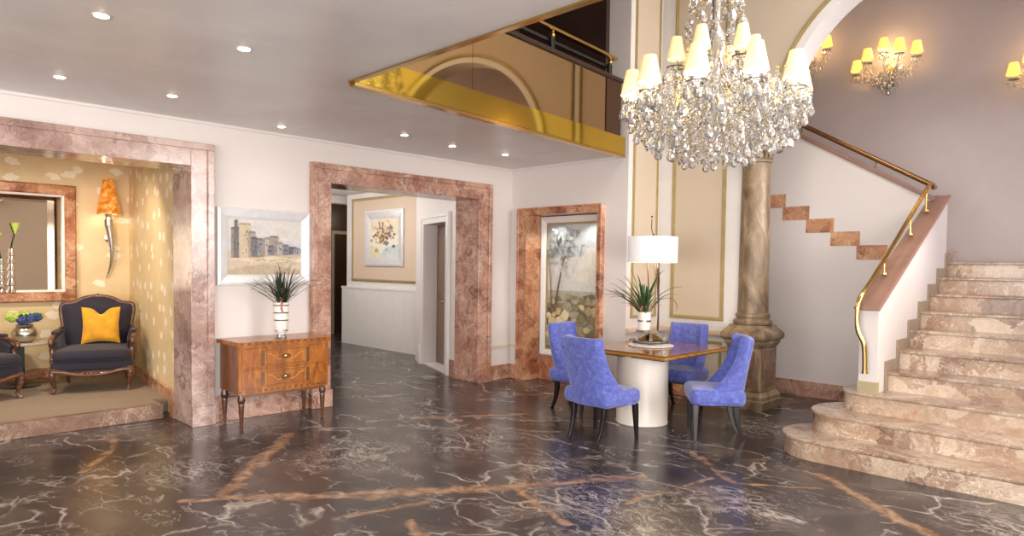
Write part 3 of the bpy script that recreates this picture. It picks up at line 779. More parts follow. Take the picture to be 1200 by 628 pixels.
for x in (0.9, 2.54, 3.70):
    m = MB(); m.box(x - 0.03, -0.02, 0.88, x + 0.03, 0.02, 1.01); b_ = m.build('bracket', M_black, ba, bevel=0.005)
    m = MB(); m.tube([(x, -0.01, 1.0), (x, -0.01, 1.08)], 0.018, 10); m.ball((x, -0.01, 1.03), 0.026); m.build('knuckle', M_brass, b_)

# ------------------------------------------------------------------ ceiling downlights
DL = [((1.052, 4.287), 'recessed ceiling downlight at the upper left corner of the ceiling'),
      ((1.843, 4.271), 'recessed ceiling downlight nearest the ceiling opening, right of the corner one'),
      ((1.957, 5.913), 'recessed ceiling downlight above the right end of the alcove surround'),
      ((1.184, 5.948), 'recessed ceiling downlight above the alcove opening, leftmost near the wall'),
      ((3.142, 6.407), 'recessed ceiling downlight close to the wall between the two marble surrounds'),
      ((4.219, 5.836), 'recessed ceiling downlight before the left half of the corridor opening'),
      ((4.974, 5.961), 'recessed ceiling downlight before the right half of the corridor opening'),
      ((5.781, 5.922), 'recessed ceiling downlight nearest the corner by the niche')]
m1 = MB(); m1.lathe([(0.036, 0.0), (0.047, 0.0), (0.048, -0.003), (0.044, -0.005), (0.037, -0.004)], n=24)
m2 = MB(); m2.lathe([(0.0, -0.002), (0.0365, -0.002), (0.0365, -0.006), (0.025, -0.010), (0.0, -0.012)], n=20)
first = None
for (x, y), lab in DL:
    if first is None:
        first = thing('ceiling_downlight', lab, 'downlight', (x, y, ZC), 0, 'recessed ceiling downlights')
        m1.build('trim_ring', M_white, first); m2.build('lens', M_bulb, first)
    else: dup(first, (x, y, ZC), 0, lab)

# ------------------------------------------------------------------ blue chairs
def make_chair(label, loc, rot):
    t = thing('dining_chair', label, 'chair', loc, rot, 'blue upholstered chairs round the table')
    # seat
    m = MB(); m.rbox(-0.25, -0.28, 0.328, 0.255, 0.28, 0.475, 0.05, 6, dome=0.02)
    m.build('seat', M_blue, t, smooth=60)
    # wrap-around back
    nu, nv = 20, 12
    def surf(u, v, inner):
        z = 0.335 + (0.935 - 0.335) * v + (0.010 * abs(u) ** 3) * v ** 3
        w = 0.278 - 0.045 * v
        wrap = 0.36 * (1 - v) ** 2.4 + 0.055 + 0.035 * v
        th = 0.060
        a = u * PI / 2
        x = -0.255 - 0.085 * v ** 1.3
        ww = w - (th if inner else 0)
        px = x + (th if inner else 0) + (wrap - (0.0 if inner else 0)) * (abs(u) ** 2.2)
        py = ww * (math.copysign(abs(math.sin(a)) ** 0.8, u))
        return (px, py, z + (0.0 if inner else 0.0))
    rings = []
    for k in range(nv + 1):
        v = k / nv
        out = [surf(-1 + 2 * i / nu, v, False) for i in range(nu + 1)]
        inn = [surf(1 - 2 * i / nu, v, True) for i in range(nu + 1)]
        rings.append(out + inn)
    # rounded top edge
    lasto = rings[-1]; n = nu + 1
    mid = []
    for i in range(n):
        o = Vector(lasto[i]); q = Vector(lasto[2 * n - 1 - i]); c = (o + q) / 2
        mid.append((o, q, c))
    o2 = [tuple(c + (o - c) * 0.6 + Vector((0, 0, 0.018))) for o, q, c in mid] + [tuple(c + (q - c) * 0.6 + Vector((0, 0, 0.018))) for o, q, c in reversed(mid)]
    rings.append(o2)
    m = MB(); m.loft(rings, closed=True, caps=False)
    b = (len(rings) - 1) * 2 * n
    m.add([], [])
    for i in range(n - 1):
        m.f.append([b + i, b + i + 1, b + 2 * n - 2 - i, b + 2 * n - 1 - i]); m.m.append(0); m.c.append(None)
        m.f.append([2 * n - 1 - i, 2 * n - 2 - i, i + 1, i]); m.m.append(0); m.c.append(None)
    bk = m.build('backrest', M_blue, t, smooth=70)
    for v, us in ((0.80, (-0.36, 0.36)), (0.58, (-0.6, 0.0, 0.6))):
        for u in us:
            p = surf(u, v, True); m = MB(); m.ball((p[0] + 0.004, p[1], p[2]), (0.006, 0.013, 0.013), 10, 6); m.build('tuft_button', M_button, bk)
    m = MB(); m.rbox(-0.22, -0.24, 0.320, 0.22, 0.24, 0.345, 0.01, 2); m.build('seat_rail', M_black, t)
    for s in (-1, 1):
        m = MB()
        m.loft([[(0.20 + a * h, s * 0.235 + s * e + b * h, z) for a, b in ((1, 1), (-1, 1), (-1, -1), (1, -1))] for h, z, e in ((0.024, 0.335, 0), (0.022, 0.25, 0.008), (0.013, 0.0, 0.028))])
        m.build('leg', M_black, t, smooth=0, bevel=0.003)
    for s in (-1, 1):
        m = MB()
        m.loft([[(x + a * h, s * y + b * h, z) for a, b in ((1, 1), (-1, 1), (-1, -1), (1, -1))] for x, y, h, z in ((-0.17, 0.19, 0.024, 0.335), (-0.175, 0.187, 0.022, 0.24), (-0.195, 0.182, 0.018, 0.13), (-0.225, 0.178, 0.015, 0.05), (-0.25, 0.175, 0.014, 0.0))])
        m.build('leg', M_black, t, smooth=50, bevel=0.003)
    return t
ch = make_chair('blue velvet dining chair in front, its back to the lobby at the left table edge', (5.05, 3.835, 0), math.radians(-5))
dup(ch, (5.86, 4.76, 0), math.radians(-84), 'blue velvet dining chair nearest the niche painting, half hidden by another chair')
dup(ch, (6.715, 4.03, 0), math.radians(184), 'blue velvet dining chair behind the table against the gilt panelled wall')
dup(ch, (5.91, 3.15, 0), math.radians(127), 'blue velvet dining chair seen in profile before the stone column')

# ------------------------------------------------------------------ table and lamp
tb = thing('pedestal_table', 'walnut topped table on a round ivory drum pedestal among blue chairs', 'table', (5.86, 3.93, 0))
m = MB(); m.lathe([(0.262, 0.0), (0.268, 0.01), (0.262, 0.025), (0.262, 0.69), (0.262, 0.70)], n=48); m.build('drum', M_pedestal, tb)
m = MB(); m.box(5.60 - 5.86, 3.52 - 3.93, 0.69, 6.68 - 5.86, 4.44 - 3.93, 0.705); m.build('underframe', M_darkwood, tb, smooth=0)
m = MB(); m.box(5.546 - 5.86, 3.46 - 3.93, 0.704, 6.74 - 5.86, 4.50 - 3.93, 0.738); edge = m.build('edge_band', M_tableedge, tb, smooth=0, bevel=0.014, bseg=3)
m = MB(); m.box(5.552 - 5.86, 3.466 - 3.93, 0.738, 6.734 - 5.86, 4.494 - 3.93, 0.752); m.build('table_top', M_tabletop, tb, smooth=0, bevel=0.005)
TZ = 0.752
tr = MB(); tr.lathe([(0.0, TZ + 0.001), (0.235, TZ + 0.001), (0.245, TZ + 0.006), (0.24, TZ + 0.012), (0.0, TZ + 0.012)], (6.20, 4.06, 0), 48)
tag(tr.build('round_mat', M_ceramic), 'round cream mat under the acrylic lamp base on the walnut table', 'mat')
lp = thing('table_lamp', 'table lamp with white drum shade on an acrylic block with gilt pyramid', 'lamp', (6.29, 4.12, TZ + 0.012), math.radians(-8))
m = MB(); m.box(-0.15, -0.13, 0.0, 0.15, 0.13, 0.035); m.box(-0.12, -0.11, 0.125, 0.12, 0.11, 0.15)
for a in (-1, 1):
    for b in (-1, 1): m.box(a * 0.115 - 0.012, b * 0.10 - 0.012, 0.035, a * 0.115 + 0.012, b * 0.10 + 0.012, 0.125)
m.build('base', M_acrylic, lp, smooth=0, bevel=0.004)
m = MB(); m.loft([[(a * h, b * h * .85, z) for a, b in ((1, 1), (-1, 1), (-1, -1), (1, -1))] for h, z in ((0.10, 0.036), (0.10, 0.045), (0.055, 0.085), (0.012, 0.12))]); m.build('gilt_pyramid', M_brass, lp, smooth=0)
m = MB(); m.tube(bez((0.06, -0.05, 0.15), (0.07, -0.05, 0.5), (0.03, -0.03, 0.8), (0.01, 0, 1.20), 14), 0.008, 8); m.build('stem', M_stem, lp)
m = MB(); m.tube(bez((0.08, -0.02, 0.15), (0.1, -0.03, 0.55), (0.06, -0.03, 0.7), (0.06, -0.03, 1.0), 10), [0.008] * 6 + [0.014] * 5, 8); m.build('stem', M_darkwood, lp)
m = MB(); m.tube(bez((0.02, 0.09, 0.15), (0.03, 0.08, 0.5), (0.02, 0.04, 0.7), (-0.06, 0.05, 1.0), 10), 0.007, 8); m.build('stem', M_stem, lp)
sh = MB()
ro, zi, zo_ = 0.268, 0.885, 1.165
ring = []
for r, z in ((ro, zi), (ro, zo_), (ro - 0.006, zo_), (ro - 0.006, zi)):
    ring.append([(r * math.cos(2 * PI * k / 48), r * math.sin(2 * PI * k / 48), z) for k in range(48)])
sh.loft(ring + [ring[0]], caps=False); shd = sh.build('lamp_shade', M_drum, lp, smooth=50)
m = MB(); m.lathe([(0.0, zi + 0.02), (ro - 0.008, zi + 0.02), (ro - 0.008, zi + 0.024), (0, zi + 0.024)], n=40); m.build('diffuser', M_drumglow, shd)
m = MB(); m.lathe([(0.0, 1.145), (ro - 0.008, 1.145), (ro - 0.008, 1.148), (0, 1.148)], n=40); m.build('top_disc', M_white, shd)
m = MB(); m.tube([(0.0, 0, 1.14), (0.0, 0, 1.20), (-0.012, 0.01, 1.25), (-0.008, 0.012, 1.36)], [0.010, 0.005, 0.005, 0.005], 8); m.ball((-0.008, 0.012, 1.385), 0.012); m.build('finial', M_stem, lp)

def blade(mb, base, az, length, lean, droop, w, n=10):
    # ribbon leaf with a V section and small thickness
    d = Vector((math.cos(az), math.sin(az), 0)); side = Vector((-d.y, d.x, 0))
    pts = []
    for i in range(n + 1):
        t = i / n
        ang = lean + droop * t
        pts.append(t)
    p = Vector(base); rings = []
    for i in range(n + 1):
        t = i / n
        ang = lean + droop * t * t
        tg = d * math.sin(ang) + Vector((0, 0, math.cos(ang)))
        nm = d * -math.cos(ang) + Vector((0, 0, math.sin(ang)))
        ww = w * (0.5 + 1.1 * t) * (1 - t) ** 0.6 if t > 0.0 else w * 0.5
        ww = max(ww, 0.0006)
        rings.append([tuple(p + side * ww + nm * ww * 0.35), tuple(p - nm * 0.0012), tuple(p - side * ww + nm * ww * 0.35), tuple(p + nm * 0.0012)])
        p = p + tg * (length / n)
    mb.loft(rings)

pl = thing('potted_plant', 'green strap leaved plant in a white pot below the drum lamp shade', 'plant', (6.20, 4.15, TZ + 0.164), 0)
m = MB(); m.lathe([(0.062, 0.0), (0.066, 0.008), (0.07, 0.10), (0.073, 0.195), (0.067, 0.198), (0.063, 0.18), (0.0, 0.175)], n=32); pot = m.build('pot', M_ceramic, pl)
m = MB(); m.lathe([(0.0695, 0.088), (0.0735, 0.09), (0.0740, 0.108), (0.0702, 0.11)], n=32); m.build('silver_band', M_silver, pot)
m = MB(); r2 = random.Random(4)
for k in range(46):
    az = r2.uniform(-PI, PI); ln_ = r2.uniform(.28, .56); le = r2.uniform(.1, .9); dr_ = r2.uniform(.2, 1.4)
    if -1.15 < az < 1.15:
        if k % 2: az = az + PI * 0.62 * (1 if az > 0 else -1)
        else: ln_ = min(ln_, .34); le = 0.02; dr_ = 0.05
    blade(m, (r2.uniform(-.035, .02), r2.uniform(-.035, .03), 0.165), az, ln_, le, dr_, r2.uniform(.012, .020))
m.build('foliage', M_leaf, pl, smooth=50)
m = MB(); blade(m, (0.02, -0.05, 0.165), math.radians(-84), 0.50, 0.5, 3.3, 0.016, 16); m.build('hanging_leaf', M_leaf, pl, smooth=50)
m = MB()
for k in range(7):
    a = r2.uniform(1.4, 4.9); m.tube(bez((0, 0, .17), (0.05 * math.cos(a), .05 * math.sin(a), .26), (0.12 * math.cos(a), .12 * math.sin(a), .3), (0.2 * math.cos(a), 0.2 * math.sin(a), 0.2 + r2.uniform(0, .08)), 8), 0.003, 5)
m.build('dry_sprig', M_pink, pl)

# ------------------------------------------------------------------ chest of drawers
cx, cy = 3.12, 6.505
ct = thing('chest_of_drawers', 'inlaid golden walnut chest of two drawers on tapered legs', 'chest of drawers', (cx, cy, 0))
W, Dp, Z0, Z1 = 0.465, 0.235, 0.335, 0.80
m = MB(); m.box(-W + 0.012, -Dp + 0.031, Z0 + 0.001, W - 0.012, Dp, Z1 - 0.001); m.build('carcass', M_burlside, ct, smooth=0, bevel=0.004)
m = MB(); m.box(-W, -Dp, Z0, W, -Dp + 0.03, Z0 + 0.05); m.box(-W, -Dp, Z1 - 0.03, W, -Dp + 0.03, Z1); m.box(-W, -Dp, Z0 + 0.05, -W + 0.03, -Dp + 0.03, Z1 - 0.03); m.box(W - 0.03, -Dp, Z0 + 0.05, W, -Dp + 0.03, Z1 - 0.03); m.box(-W + 0.03, -Dp, 0.565, W - 0.03, -Dp + 0.03, 0.58)
m.cur = 1
for k in range(30):
    if k % 2 == 0: m.box(-W + 0.93 * k / 30, -Dp - 0.002, Z0 + 0.014, -W + 0.93 * (k + 1) / 30, -Dp, Z0 + 0.036)
m.build('face_frame', [M_burl, M_inlay], ct, smooth=0)
m = MB(); m.box(-W - 0.02, -Dp - 0.02, Z1, W + 0.02, Dp + 0.002, Z1 + 0.038)
m.cur = 1
for k in range(26):
    if k % 2 == 0: m.box(-W + 0.93 * k / 26, -Dp - 0.022, Z1 + 0.008, -W + 0.93 * (k + 1) / 26, -Dp - 0.02, Z1 + 0.030)
m.build('top', [M_burl, M_inlay], ct, smooth=0)
for z0, z1 in ((0.385, 0.563), (0.582, 0.768)):
    m = MB(); m.box(-W + 0.033, -Dp - 0.006, z0, W - 0.033, -Dp + 0.02, z1)
    dw = m.build('drawer', M_burl, ct, smooth=0, bevel=0.003)
    m = MB(); yy = -Dp - 0.0075; zc = (z0 + z1) / 2; hh = (z1 - z0) / 2
    m.cur = 0
    for s in (-1, 1):
        m.box(s * 0.23 - 0.022, yy, z0 + 0.02, s * 0.23 + 0.022, yy + 0.003, z1 - 0.02)
    m.box(-0.21, yy, z0 + 0.018, 0.21, yy + 0.003, z0 + 0.026); m.box(-0.21, yy, z1 - 0.026, 0.21, yy + 0.003, z1 - 0.018)
    m.prism([(0.055 * math.cos(a), zc + 0.026 * math.sin(a)) for a in [2 * PI * k / 20 for k in range(20)]], yy - 0.001, yy + 0.003, 'y')
    m.cur = 1
    for s in (-1, 1):
        pp = bez((s * 0.05, yy - 0.001, zc - 0.02), (s * 0.1, yy - 0.001, zc - 0.05), (s * 0.13, yy - 0.001, zc + 0.05), (s * 0.19, yy - 0.001, zc + 0.03), 12)
        m.tube(pp, 0.005, 5)
        m.box(s * 0.21 - 0.003, yy - 0.001, z0 + 0.02, s * 0.21 + 0.003, yy + 0.003, z1 - 0.02)
    m.build('inlay', [M_inlay, M_lightinlay], dw, smooth=40)
    m = MB(); m.ball((0, yy - 0.004, zc), (0.016, 0.006, 0.016), 12, 8); m.build('escutcheon', M_brass, dw)
m = MB(); m.box(-W + 0.03, -Dp + 0.008, Z0 - 0.028, W - 0.03, -Dp + 0.024, Z0); m.build('apron', M_inlay, ct, smooth=0)
for sx in (-1, 1):
    for sy in (-1, 1):
        m = MB(); m.lathe([(0.026, 0.335), (0.030, 0.31), (0.036, 0.285), (0.034, 0.262), (0.024, 0.25), (0.028, 0.24), (0.027, 0.22), (0.015, 0.05), (0.014, 0.04)], (sx * 0.425, sy * 0.195 - 0.0, 0), 16)
        lg = m.build('leg', M_legwood, ct)
        m = MB(); m.lathe([(0.014, 0.042), (0.019, 0.036), (0.018, 0.018), (0.013, 0.008), (0.012, 0.0)], (sx * 0.425, sy * 0.195, 0), 14); m.build('foot', M_inlay, lg)
# plant on the chest
vp = thing('potted_plant', 'spiky dark leaved plant in a ringed white cylinder vase on the chest', 'plant', (3.17, 6.47, Z1 + 0.0385), 0)
m = MB(); m.lathe([(0.0, 0.0), (0.055, 0.0), (0.05, 0.02), (0.046, 0.04), (0.058, 0.055), (0.068, 0.07), (0.07, 0.18), (0.077, 0.355), (0.072, 0.357), (0.066, 0.335), (0.0, 0.325)], n=32); pot = m.build('vase', M_ceramic, vp)
for z, r in ((0.066, 0.0685), (0.17, 0.0702), (0.245, 0.0732), (0.32, 0.0760)):
    m = MB(); m.lathe([(r - 0.002, z), (r + 0.002, z + 0.002), (r + 0.002, z + 0.011), (r - 0.002, z + 0.013)], n=32); m.build('ring', M_darkwood if z > .1 else M_silver, pot)
m = MB(); m.lathe([(0.056, 0.001), (0.0575, 0.004), (0.049, 0.035), (0.0475, 0.036)], n=24); m.build('foot', M_steel, pot)
m = MB(); r3 = random.Random(12)
for k in range(110):
    az = r3.uniform(0, 2 * PI); ln_ = r3.uniform(.2, .46); le = r3.uniform(.0, .95); dr_ = r3.uniform(.1, 1.2)
    if math.sin(az) > 0.2: ln_ = min(ln_, 0.36); le *= 0.35; dr_ *= 0.4
    blade(m, (r3.uniform(-.045, .045), r3.uniform(-.045, .02), 0.315), az, ln_, le, dr_, r3.uniform(.005, .010))
for a, l_, ln, dr_ in ((-22, .56, .55, 1.9), (-35, .5, .8, 1.0), (188, .5, .5, 2.3), (184, .48, .9, .5), (205, .48, .7, .9), (-60, .42, .25, .3), (120, .46, .1, .2)):
    blade(m, (0.03, 0, 0.315), math.radians(a), l_, ln, dr_, 0.010, 14)
m.build('foliage', M_darkleaf, vp, smooth=50)
m = MB()
for k in range(9): m.ball((-0.035 + r3.uniform(-.012, .012), -0.075 + r3.uniform(-.01, .01), 0.26 + 0.018 * k), r3.uniform(.008, .014), 8, 6)
m.tube([(-.03, -.05, .33), (-.035, -.075, .28)], 0.004, 6)
m.build('flower_spike', M_pink, vp)

# ------------------------------------------------------------------ pictures
def frame_parts(t, w, h, fwid, depth, fm, art, inner=None):
    # local: picture in x (width) / z (height), front towards -y, back at y=0
    m = MB()
    prof = [(0, 0), (0, -depth), (fwid * 0.25, -depth * 1.15), (fwid * 0.8, -depth * 0.75), (fwid, -depth * 0.55), (fwid, 0)]
    rings = []
    for ins, y in prof + [prof[0]]:
        rings.append([(ins, y, ins), (w - ins, y, ins), (w - ins, y, h - ins), (ins, y, h - ins)])
    m.loft(rings, caps=False); m.build('frame', fm, t, smooth=0)
    if inner:
        m = MB()
        i0, i1 = fwid, fwid + inner
        rings = [[(i, y, i), (w - i, y, i), (w - i, y, h - i), (i, y, h - i)] for i, y in ((i0, 0), (i0, -depth * 0.45), (i1, -depth * 0.4), (i1, 0), (i0, 0))]
        m.loft(rings, caps=False); m.build('slip', M_goldtrim, t, smooth=0)
    ins = fwid + (inner or 0) - 0.004
    m = MB(); m.cur = 0
    art(m, ins, w - ins, ins, h - ins, -depth * 0.3)
    m.build('painting', M_paint, t, smooth=0)
def canvas(m, x0, x1, z0, z1, y, layers):
    # layers: (colour, polygon in 0..1)
    def P(u, v): return (x0 + (x1 - x0) * u, z0 + (z1 - z0) * v)
    m.col = layers[0][0]; m.box(x0, y, z0, x1, 0, z1)
    for i, (c, pg) in enumerate(layers[1:]):
        m.col = c; yy = y - 0.0004 * (i + 1)
        pts = [P(u, v) for u, v in pg]
        m.add([(a, yy, b) for a, b in pts], [tuple(range(len(pts)))])
def rect(u0, v0, u1, v1): return [(u0, v0), (u1, v0), (u1, v1), (u0, v1)]
def art_beach(m, *a):
    q = random.Random(3)
    Ls = [(rgb(206, 200, 194), None), (rgb(196, 196, 198), rect(0, .42, 1, .62)), (rgb(196, 176, 152), rect(0, 0, 1, .44)), (rgb(180, 160, 134), [(0, .1), (.5, .2), (1, .08), (1, 0), (0, 0)]), (rgb(150, 160, 172), rect(.62, .40, 1, .47)), (rgb(214, 196, 168), [(0, .28), (.6, .34), (1, .3), (1, .24), (.4, .22)])]
    bl = [(.05, .30, .17, .80, (136, 126, 124)), (.15, .31, .30, .88, (196, 178, 150)), (.09, .31, .13, .93, (110, 100, 98)), (.27, .31, .36, .74, (160, 146, 138)), (.36, .33, .46, .62, (142, 134, 138)), (.30, .33, .38, .64, (112, 106, 110)), (.48, .35, .56, .64, (190, 172, 160)), (.55, .36, .66, .67, (160, 140, 130)), (.52, .36, .60, .5, (120, 116, 124)), (.64, .37, .72, .56, (170, 160, 156)), (.72, .37, .8, .52, (126, 124, 132)), (.80, .38, .92, .48, (96, 100, 112)), (.86, .38, .96, .46, (150, 150, 158))]
    for u0, v0, u1, v1, c in bl:
        Ls.append((rgb(*c), rect(u0, v0, u1, v1)))
        Ls.append((rgb(*[int(x * .82) for x in c]), [(u0 - .008, v1), (u1 + .008, v1), (u1 - .01, v1 + .04), (u0 + .01, v1 + .04)]))
        for k in range(int((u1 - u0) * 60)):
            uu = q.uniform(u0 + .01, u1 - .02); vv = q.uniform(v0 + .05, v1 - .08); Ls.append((rgb(*[int(x * .6) for x in c]), rect(uu, vv, uu + .01, vv + .035)))
    for k in range(16):
        uu = q.uniform(.05, .95); vv = q.uniform(.22, .36); s = q.uniform(.02, .06); Ls.append((rgb(150, 134, 118), rect(uu, vv, uu + s, vv + .012)))
    canvas(m, *a, Ls)
def art_blossom(m, *a):
    q = random.Random(9)
    Ls = [(rgb(228, 220, 204), None), (rgb(224, 210, 182), rect(0, .55, 1, 1)), (rgb(196, 204, 204), [(.35, 0), (1, 0), (1, .34), (.5, .26)]), (rgb(214, 204, 170), [(0, 0), (.4, 0), (.3, .25), (0, .34)])]
    for k in range(70):
        u, v = q.gauss(.48, .2), q.gauss(.55, .16); s = q.uniform(.015, .05)
        if not (.04 < u < .94 and .06 < v < .94): continue
        c = q.choice([(150, 104, 78), (186, 138, 104), (120, 96, 84), (206, 178, 120), (126, 140, 138), (176, 120, 96)])
        Ls.append((rgb(*c), [(u + s * math.cos(t) * q.uniform(.6, 1.1), v + s * 1.1 * math.sin(t) * q.uniform(.6, 1.1)) for t in [2 * PI * j / 9 for j in range(9)]]))
    for k in range(14):
        u = q.uniform(.15, .85); v = q.uniform(.25, .8); Ls.append((rgb(120, 90, 72), [(u, v), (u + .008, v), (u + q.uniform(-.05, .06), v + .15), (u - .006, v + .14)]))
    canvas(m, *a, Ls)
def art_rocks(m, *a):
    q = random.Random(21)
    Ls = [(rgb(190, 194, 194), None), (rgb(206, 204, 196), rect(0, .45, 1, .74)), (rgb(150, 156, 158), [(0, .74), (.3, .80), (.46, .95), (.3, 1), (0, 1)]), (rgb(214, 208, 194), [(.4, .55), (1, .5), (1, .85), (.7, .8)]), (rgb(176, 172, 152), rect(0, .35, 1, .47)), (rgb(146, 130, 98), rect(0, 0, 1, .37)), (rgb(96, 88, 70), [(0, 0), (.6, 0), (.35, .12), (.12, .3), (0, .34)])]
    for k in range(90):
        u, v = q.uniform(.0, .98), q.uniform(.02, .43); s = q.uniform(.04, .12) * (1.1 - v)
        c = q.choice([(210, 190, 142), (194, 172, 124), (172, 152, 114), (140, 126, 98), (222, 206, 166), (118, 106, 82), (164, 156, 134)])
        n = q.choice((4, 5, 5, 6)); a0 = q.uniform(0, 6)
        Ls.append((rgb(*c), [(min(max(u + s * math.cos(a0 + t) * q.uniform(.6, 1.4), 0), 1), min(max(v + .45 * s * math.sin(a0 + t) * q.uniform(.5, 1.3), 0), .48)) for t in [2 * PI * j / n for j in range(n)]]))
    Ls += [(rgb(104, 92, 80), [(.14, .3), (.19, .3), (.25, .5), (.33, .72), (.31, .72), (.22, .5)]), (rgb(110, 100, 88), [(.10, .3), (.13, .3), (.10, .55), (.04, .8), (.03, .8), (.085, .55)]), (rgb(110, 100, 90), [(.31, .70), (.33, .71), (.28, .84), (.27, .84)]), (rgb(110, 100, 90), [(.31, .70), (.33, .70), (.42, .8), (.41, .81)])]
    for k in range(120):
        u, v = q.gauss(.25, .18), q.gauss(.85, .08); s = q.uniform(.012, .04)
        if not (.03 < u < .9 and .5 < v < .97): continue
        c = q.choice([(140, 146, 144), (158, 162, 158), (124, 128, 120), (170, 172, 166)]); n = q.choice((4, 5, 6)); a0 = q.uniform(0, 6)
        Ls.append((rgb(*c), [(u + s * math.cos(a0 + t) * q.uniform(.6, 1.2), v + .6 * s * math.sin(a0 + t) * q.uniform(.6, 1.2)) for t in [2 * PI * j / n for j in range(n)]]))
    for k in range(30):  # pale upright streaks, white reflections painted into the picture
        u, v = q.uniform(.3, .98), q.uniform(.48, .9); h = q.uniform(.03, .09)
        Ls.append((rgb(*q.choice([(222, 218, 208), (200, 200, 194), (184, 188, 188)])), [(u, v), (u + .012, v), (u + .012, min(v + h, 1)), (u, min(v + h, 1))]))
    canvas(m, *a, Ls)
p1 = thing('framed_picture', 'silver framed watercolour of beach houses on the wall above the chest', 'picture', (2.645, YL - 0.002, 1.365))
frame_parts(p1, 1.0, 0.775, 0.105, 0.035, M_frame, art_beach)
p2 = thing('framed_picture', 'silver framed painting of blossoms on the cream corridor panel', 'picture', (XW - 0.008, 11.2, 1.55), -PI / 2)
frame_parts(p2, 1.24, 1.05, 0.16, 0.03, M_frame, art_blossom)
p3 = thing('framed_picture', 'tall white framed landscape painting of rocks standing inside the marble niche', 'picture', (7.055, 6.435, 0.345), -PI / 2)
frame_parts(p3, 1.20, 1.935, 0.085, 0.05, M_white, art_rocks, inner=0.03)

# ------------------------------------------------------------------ alcove furniture
mr = thing('wall_mirror', 'large mirror in a rose marble frame on the alcove wall', 'mirror', (0.10, YA, 1.075))
MW, MH = 2.01, 1.435
m = MB()
for ins, y in ((0, 0),): pass
rings = [[(i, y, i), (MW - i, y, i), (MW - i, y, MH - i), (i, y, MH - i)] for i, y in ((0, 0), (0, -0.06), (0.02, -0.085), (0.11, -0.085), (0.125, -0.07), (0.125, 0), (0, 0))]
m.loft(rings, caps=False); m.build('frame', M_rust, mr, smooth=0)
m = MB(); rings = [[(i, y, i), (MW - i, y, i), (MW - i, y, MH - i), (i, y, MH - i)] for i, y in ((0.125, 0), (0.125, -0.06), (0.15, -0.05), (0.15, 0), (0.125, 0))]
m.loft(rings, caps=False); m.build('slip', M_white, mr, smooth=0)
m = MB(); m.box(0.14, -0.02, 0.14, MW - 0.14, -0.005, MH - 0.14); m.build('mirror_glass', M_mirror, mr, smooth=0)

def silver_vase(label, x, h, lean):
    t = thing('silver_vase', label, 'vase', (x, YA - 0.056, 1.075 + 0.1255), 0, 'silver bamboo vases before the mirror')
    m = MB(); prof = []
    n = 6
    for k in range(n):
        z = h * k / n; s = 1 - 0.35 * k / n
        prof += [(0.042 * s, z), (0.040 * s, z + 0.012), (0.020 * s + .003, z + h / n * 0.7), (0.026 * s, z + h / n - 0.006)]
    prof.append((0.014, h)); m.lathe(prof, n=18); b = m.build('body', M_silver, t)
    m = MB(); m.tube([(0, 0, h), (0.01 * lean, 0, h + 0.06), (0.035 * lean, 0, h + 0.18)], [0.006, 0.005, 0.004], 8); m.build('stem', M_leaf, t)
    m = MB()
    m.lathe([(0.006, 0.0), (0.018, 0.03), (0.034, 0.08), (0.05, 0.13), (0.045, 0.13), (0.02, 0.05), (0.0, 0.02)], (0.035 * lean, 0, h + 0.17), 16); m.build('bloom', M_hydgreen, t)
    return t
silver_vase('taller silver bamboo shaped vase before the mirror with a pale green bloom', 1.455, 0.52, 1)
silver_vase('shorter silver bamboo shaped vase at the left image edge before the mirror', 1.355, 0.40, -1)

# wall sconce with orange cone
sc = thing('wall_sconce', 'wall lamp with orange mosaic cone shade on a silver horn beside the mirror', 'sconce', (2.445, YA, 1.36))
m = MB()
rg = []
for r, z in ((0.135, 0.815), (0.062, 1.245), (0.056, 1.25), (0.129, 0.818)):
    rg.append([(r * math.cos(2 * PI * k / 32), -0.15 + r * math.sin(2 * PI * k / 32), z) for k in range(32)])
m.loft(rg + [rg[0]], caps=False); so = m.build('lamp_shade', M_mosaic, sc, smooth=50)
m = MB(); m.lathe([(0.0, 1.245), (0.058, 1.245), (0.05, 1.262), (0.0, 1.268)], (0, -0.15, 0), 24); m.build('shade_cap', M_mosaic, so)
m = MB(); m.lathe([(0.0, 0.825), (0.124, 0.825), (0.124, 0.83), (0, 0.83)], (0, -0.15, 0), 32); m.build('diffuser', M_shadein, so)
m = MB(); hp = spline([(0, -0.15, 0.82), (0.0, -0.15, 0.72), (0.005, -0.15, 0.66), (0.03, -0.14, 0.5), (0.045, -0.12, 0.32), (0.03, -0.08, 0.14), (-0.005, -0.04, 0.0)], 6)
m.tube(hp, [0.05 - 0.005 * k if k < 4 else (0.052 if k < 10 else max(0.052 - 0.0019 * (k - 10), 0.006)) for k in range(len(hp))], 14); m.build('horn', M_silver, sc, smooth=60)
m = MB(); m.tube([(0.03, -0.13, 0.5), (0.03, 0, 0.52)], 0.014, 8); m.lathe([(0.045, 0), (0.05, 0.01), (0.03, 0.02)], (0.03, -0.012, 0.52), 16, Matrix.Rotation(PI / 2, 3, 'X')); m.build('wall_bracket', M_silver, sc)

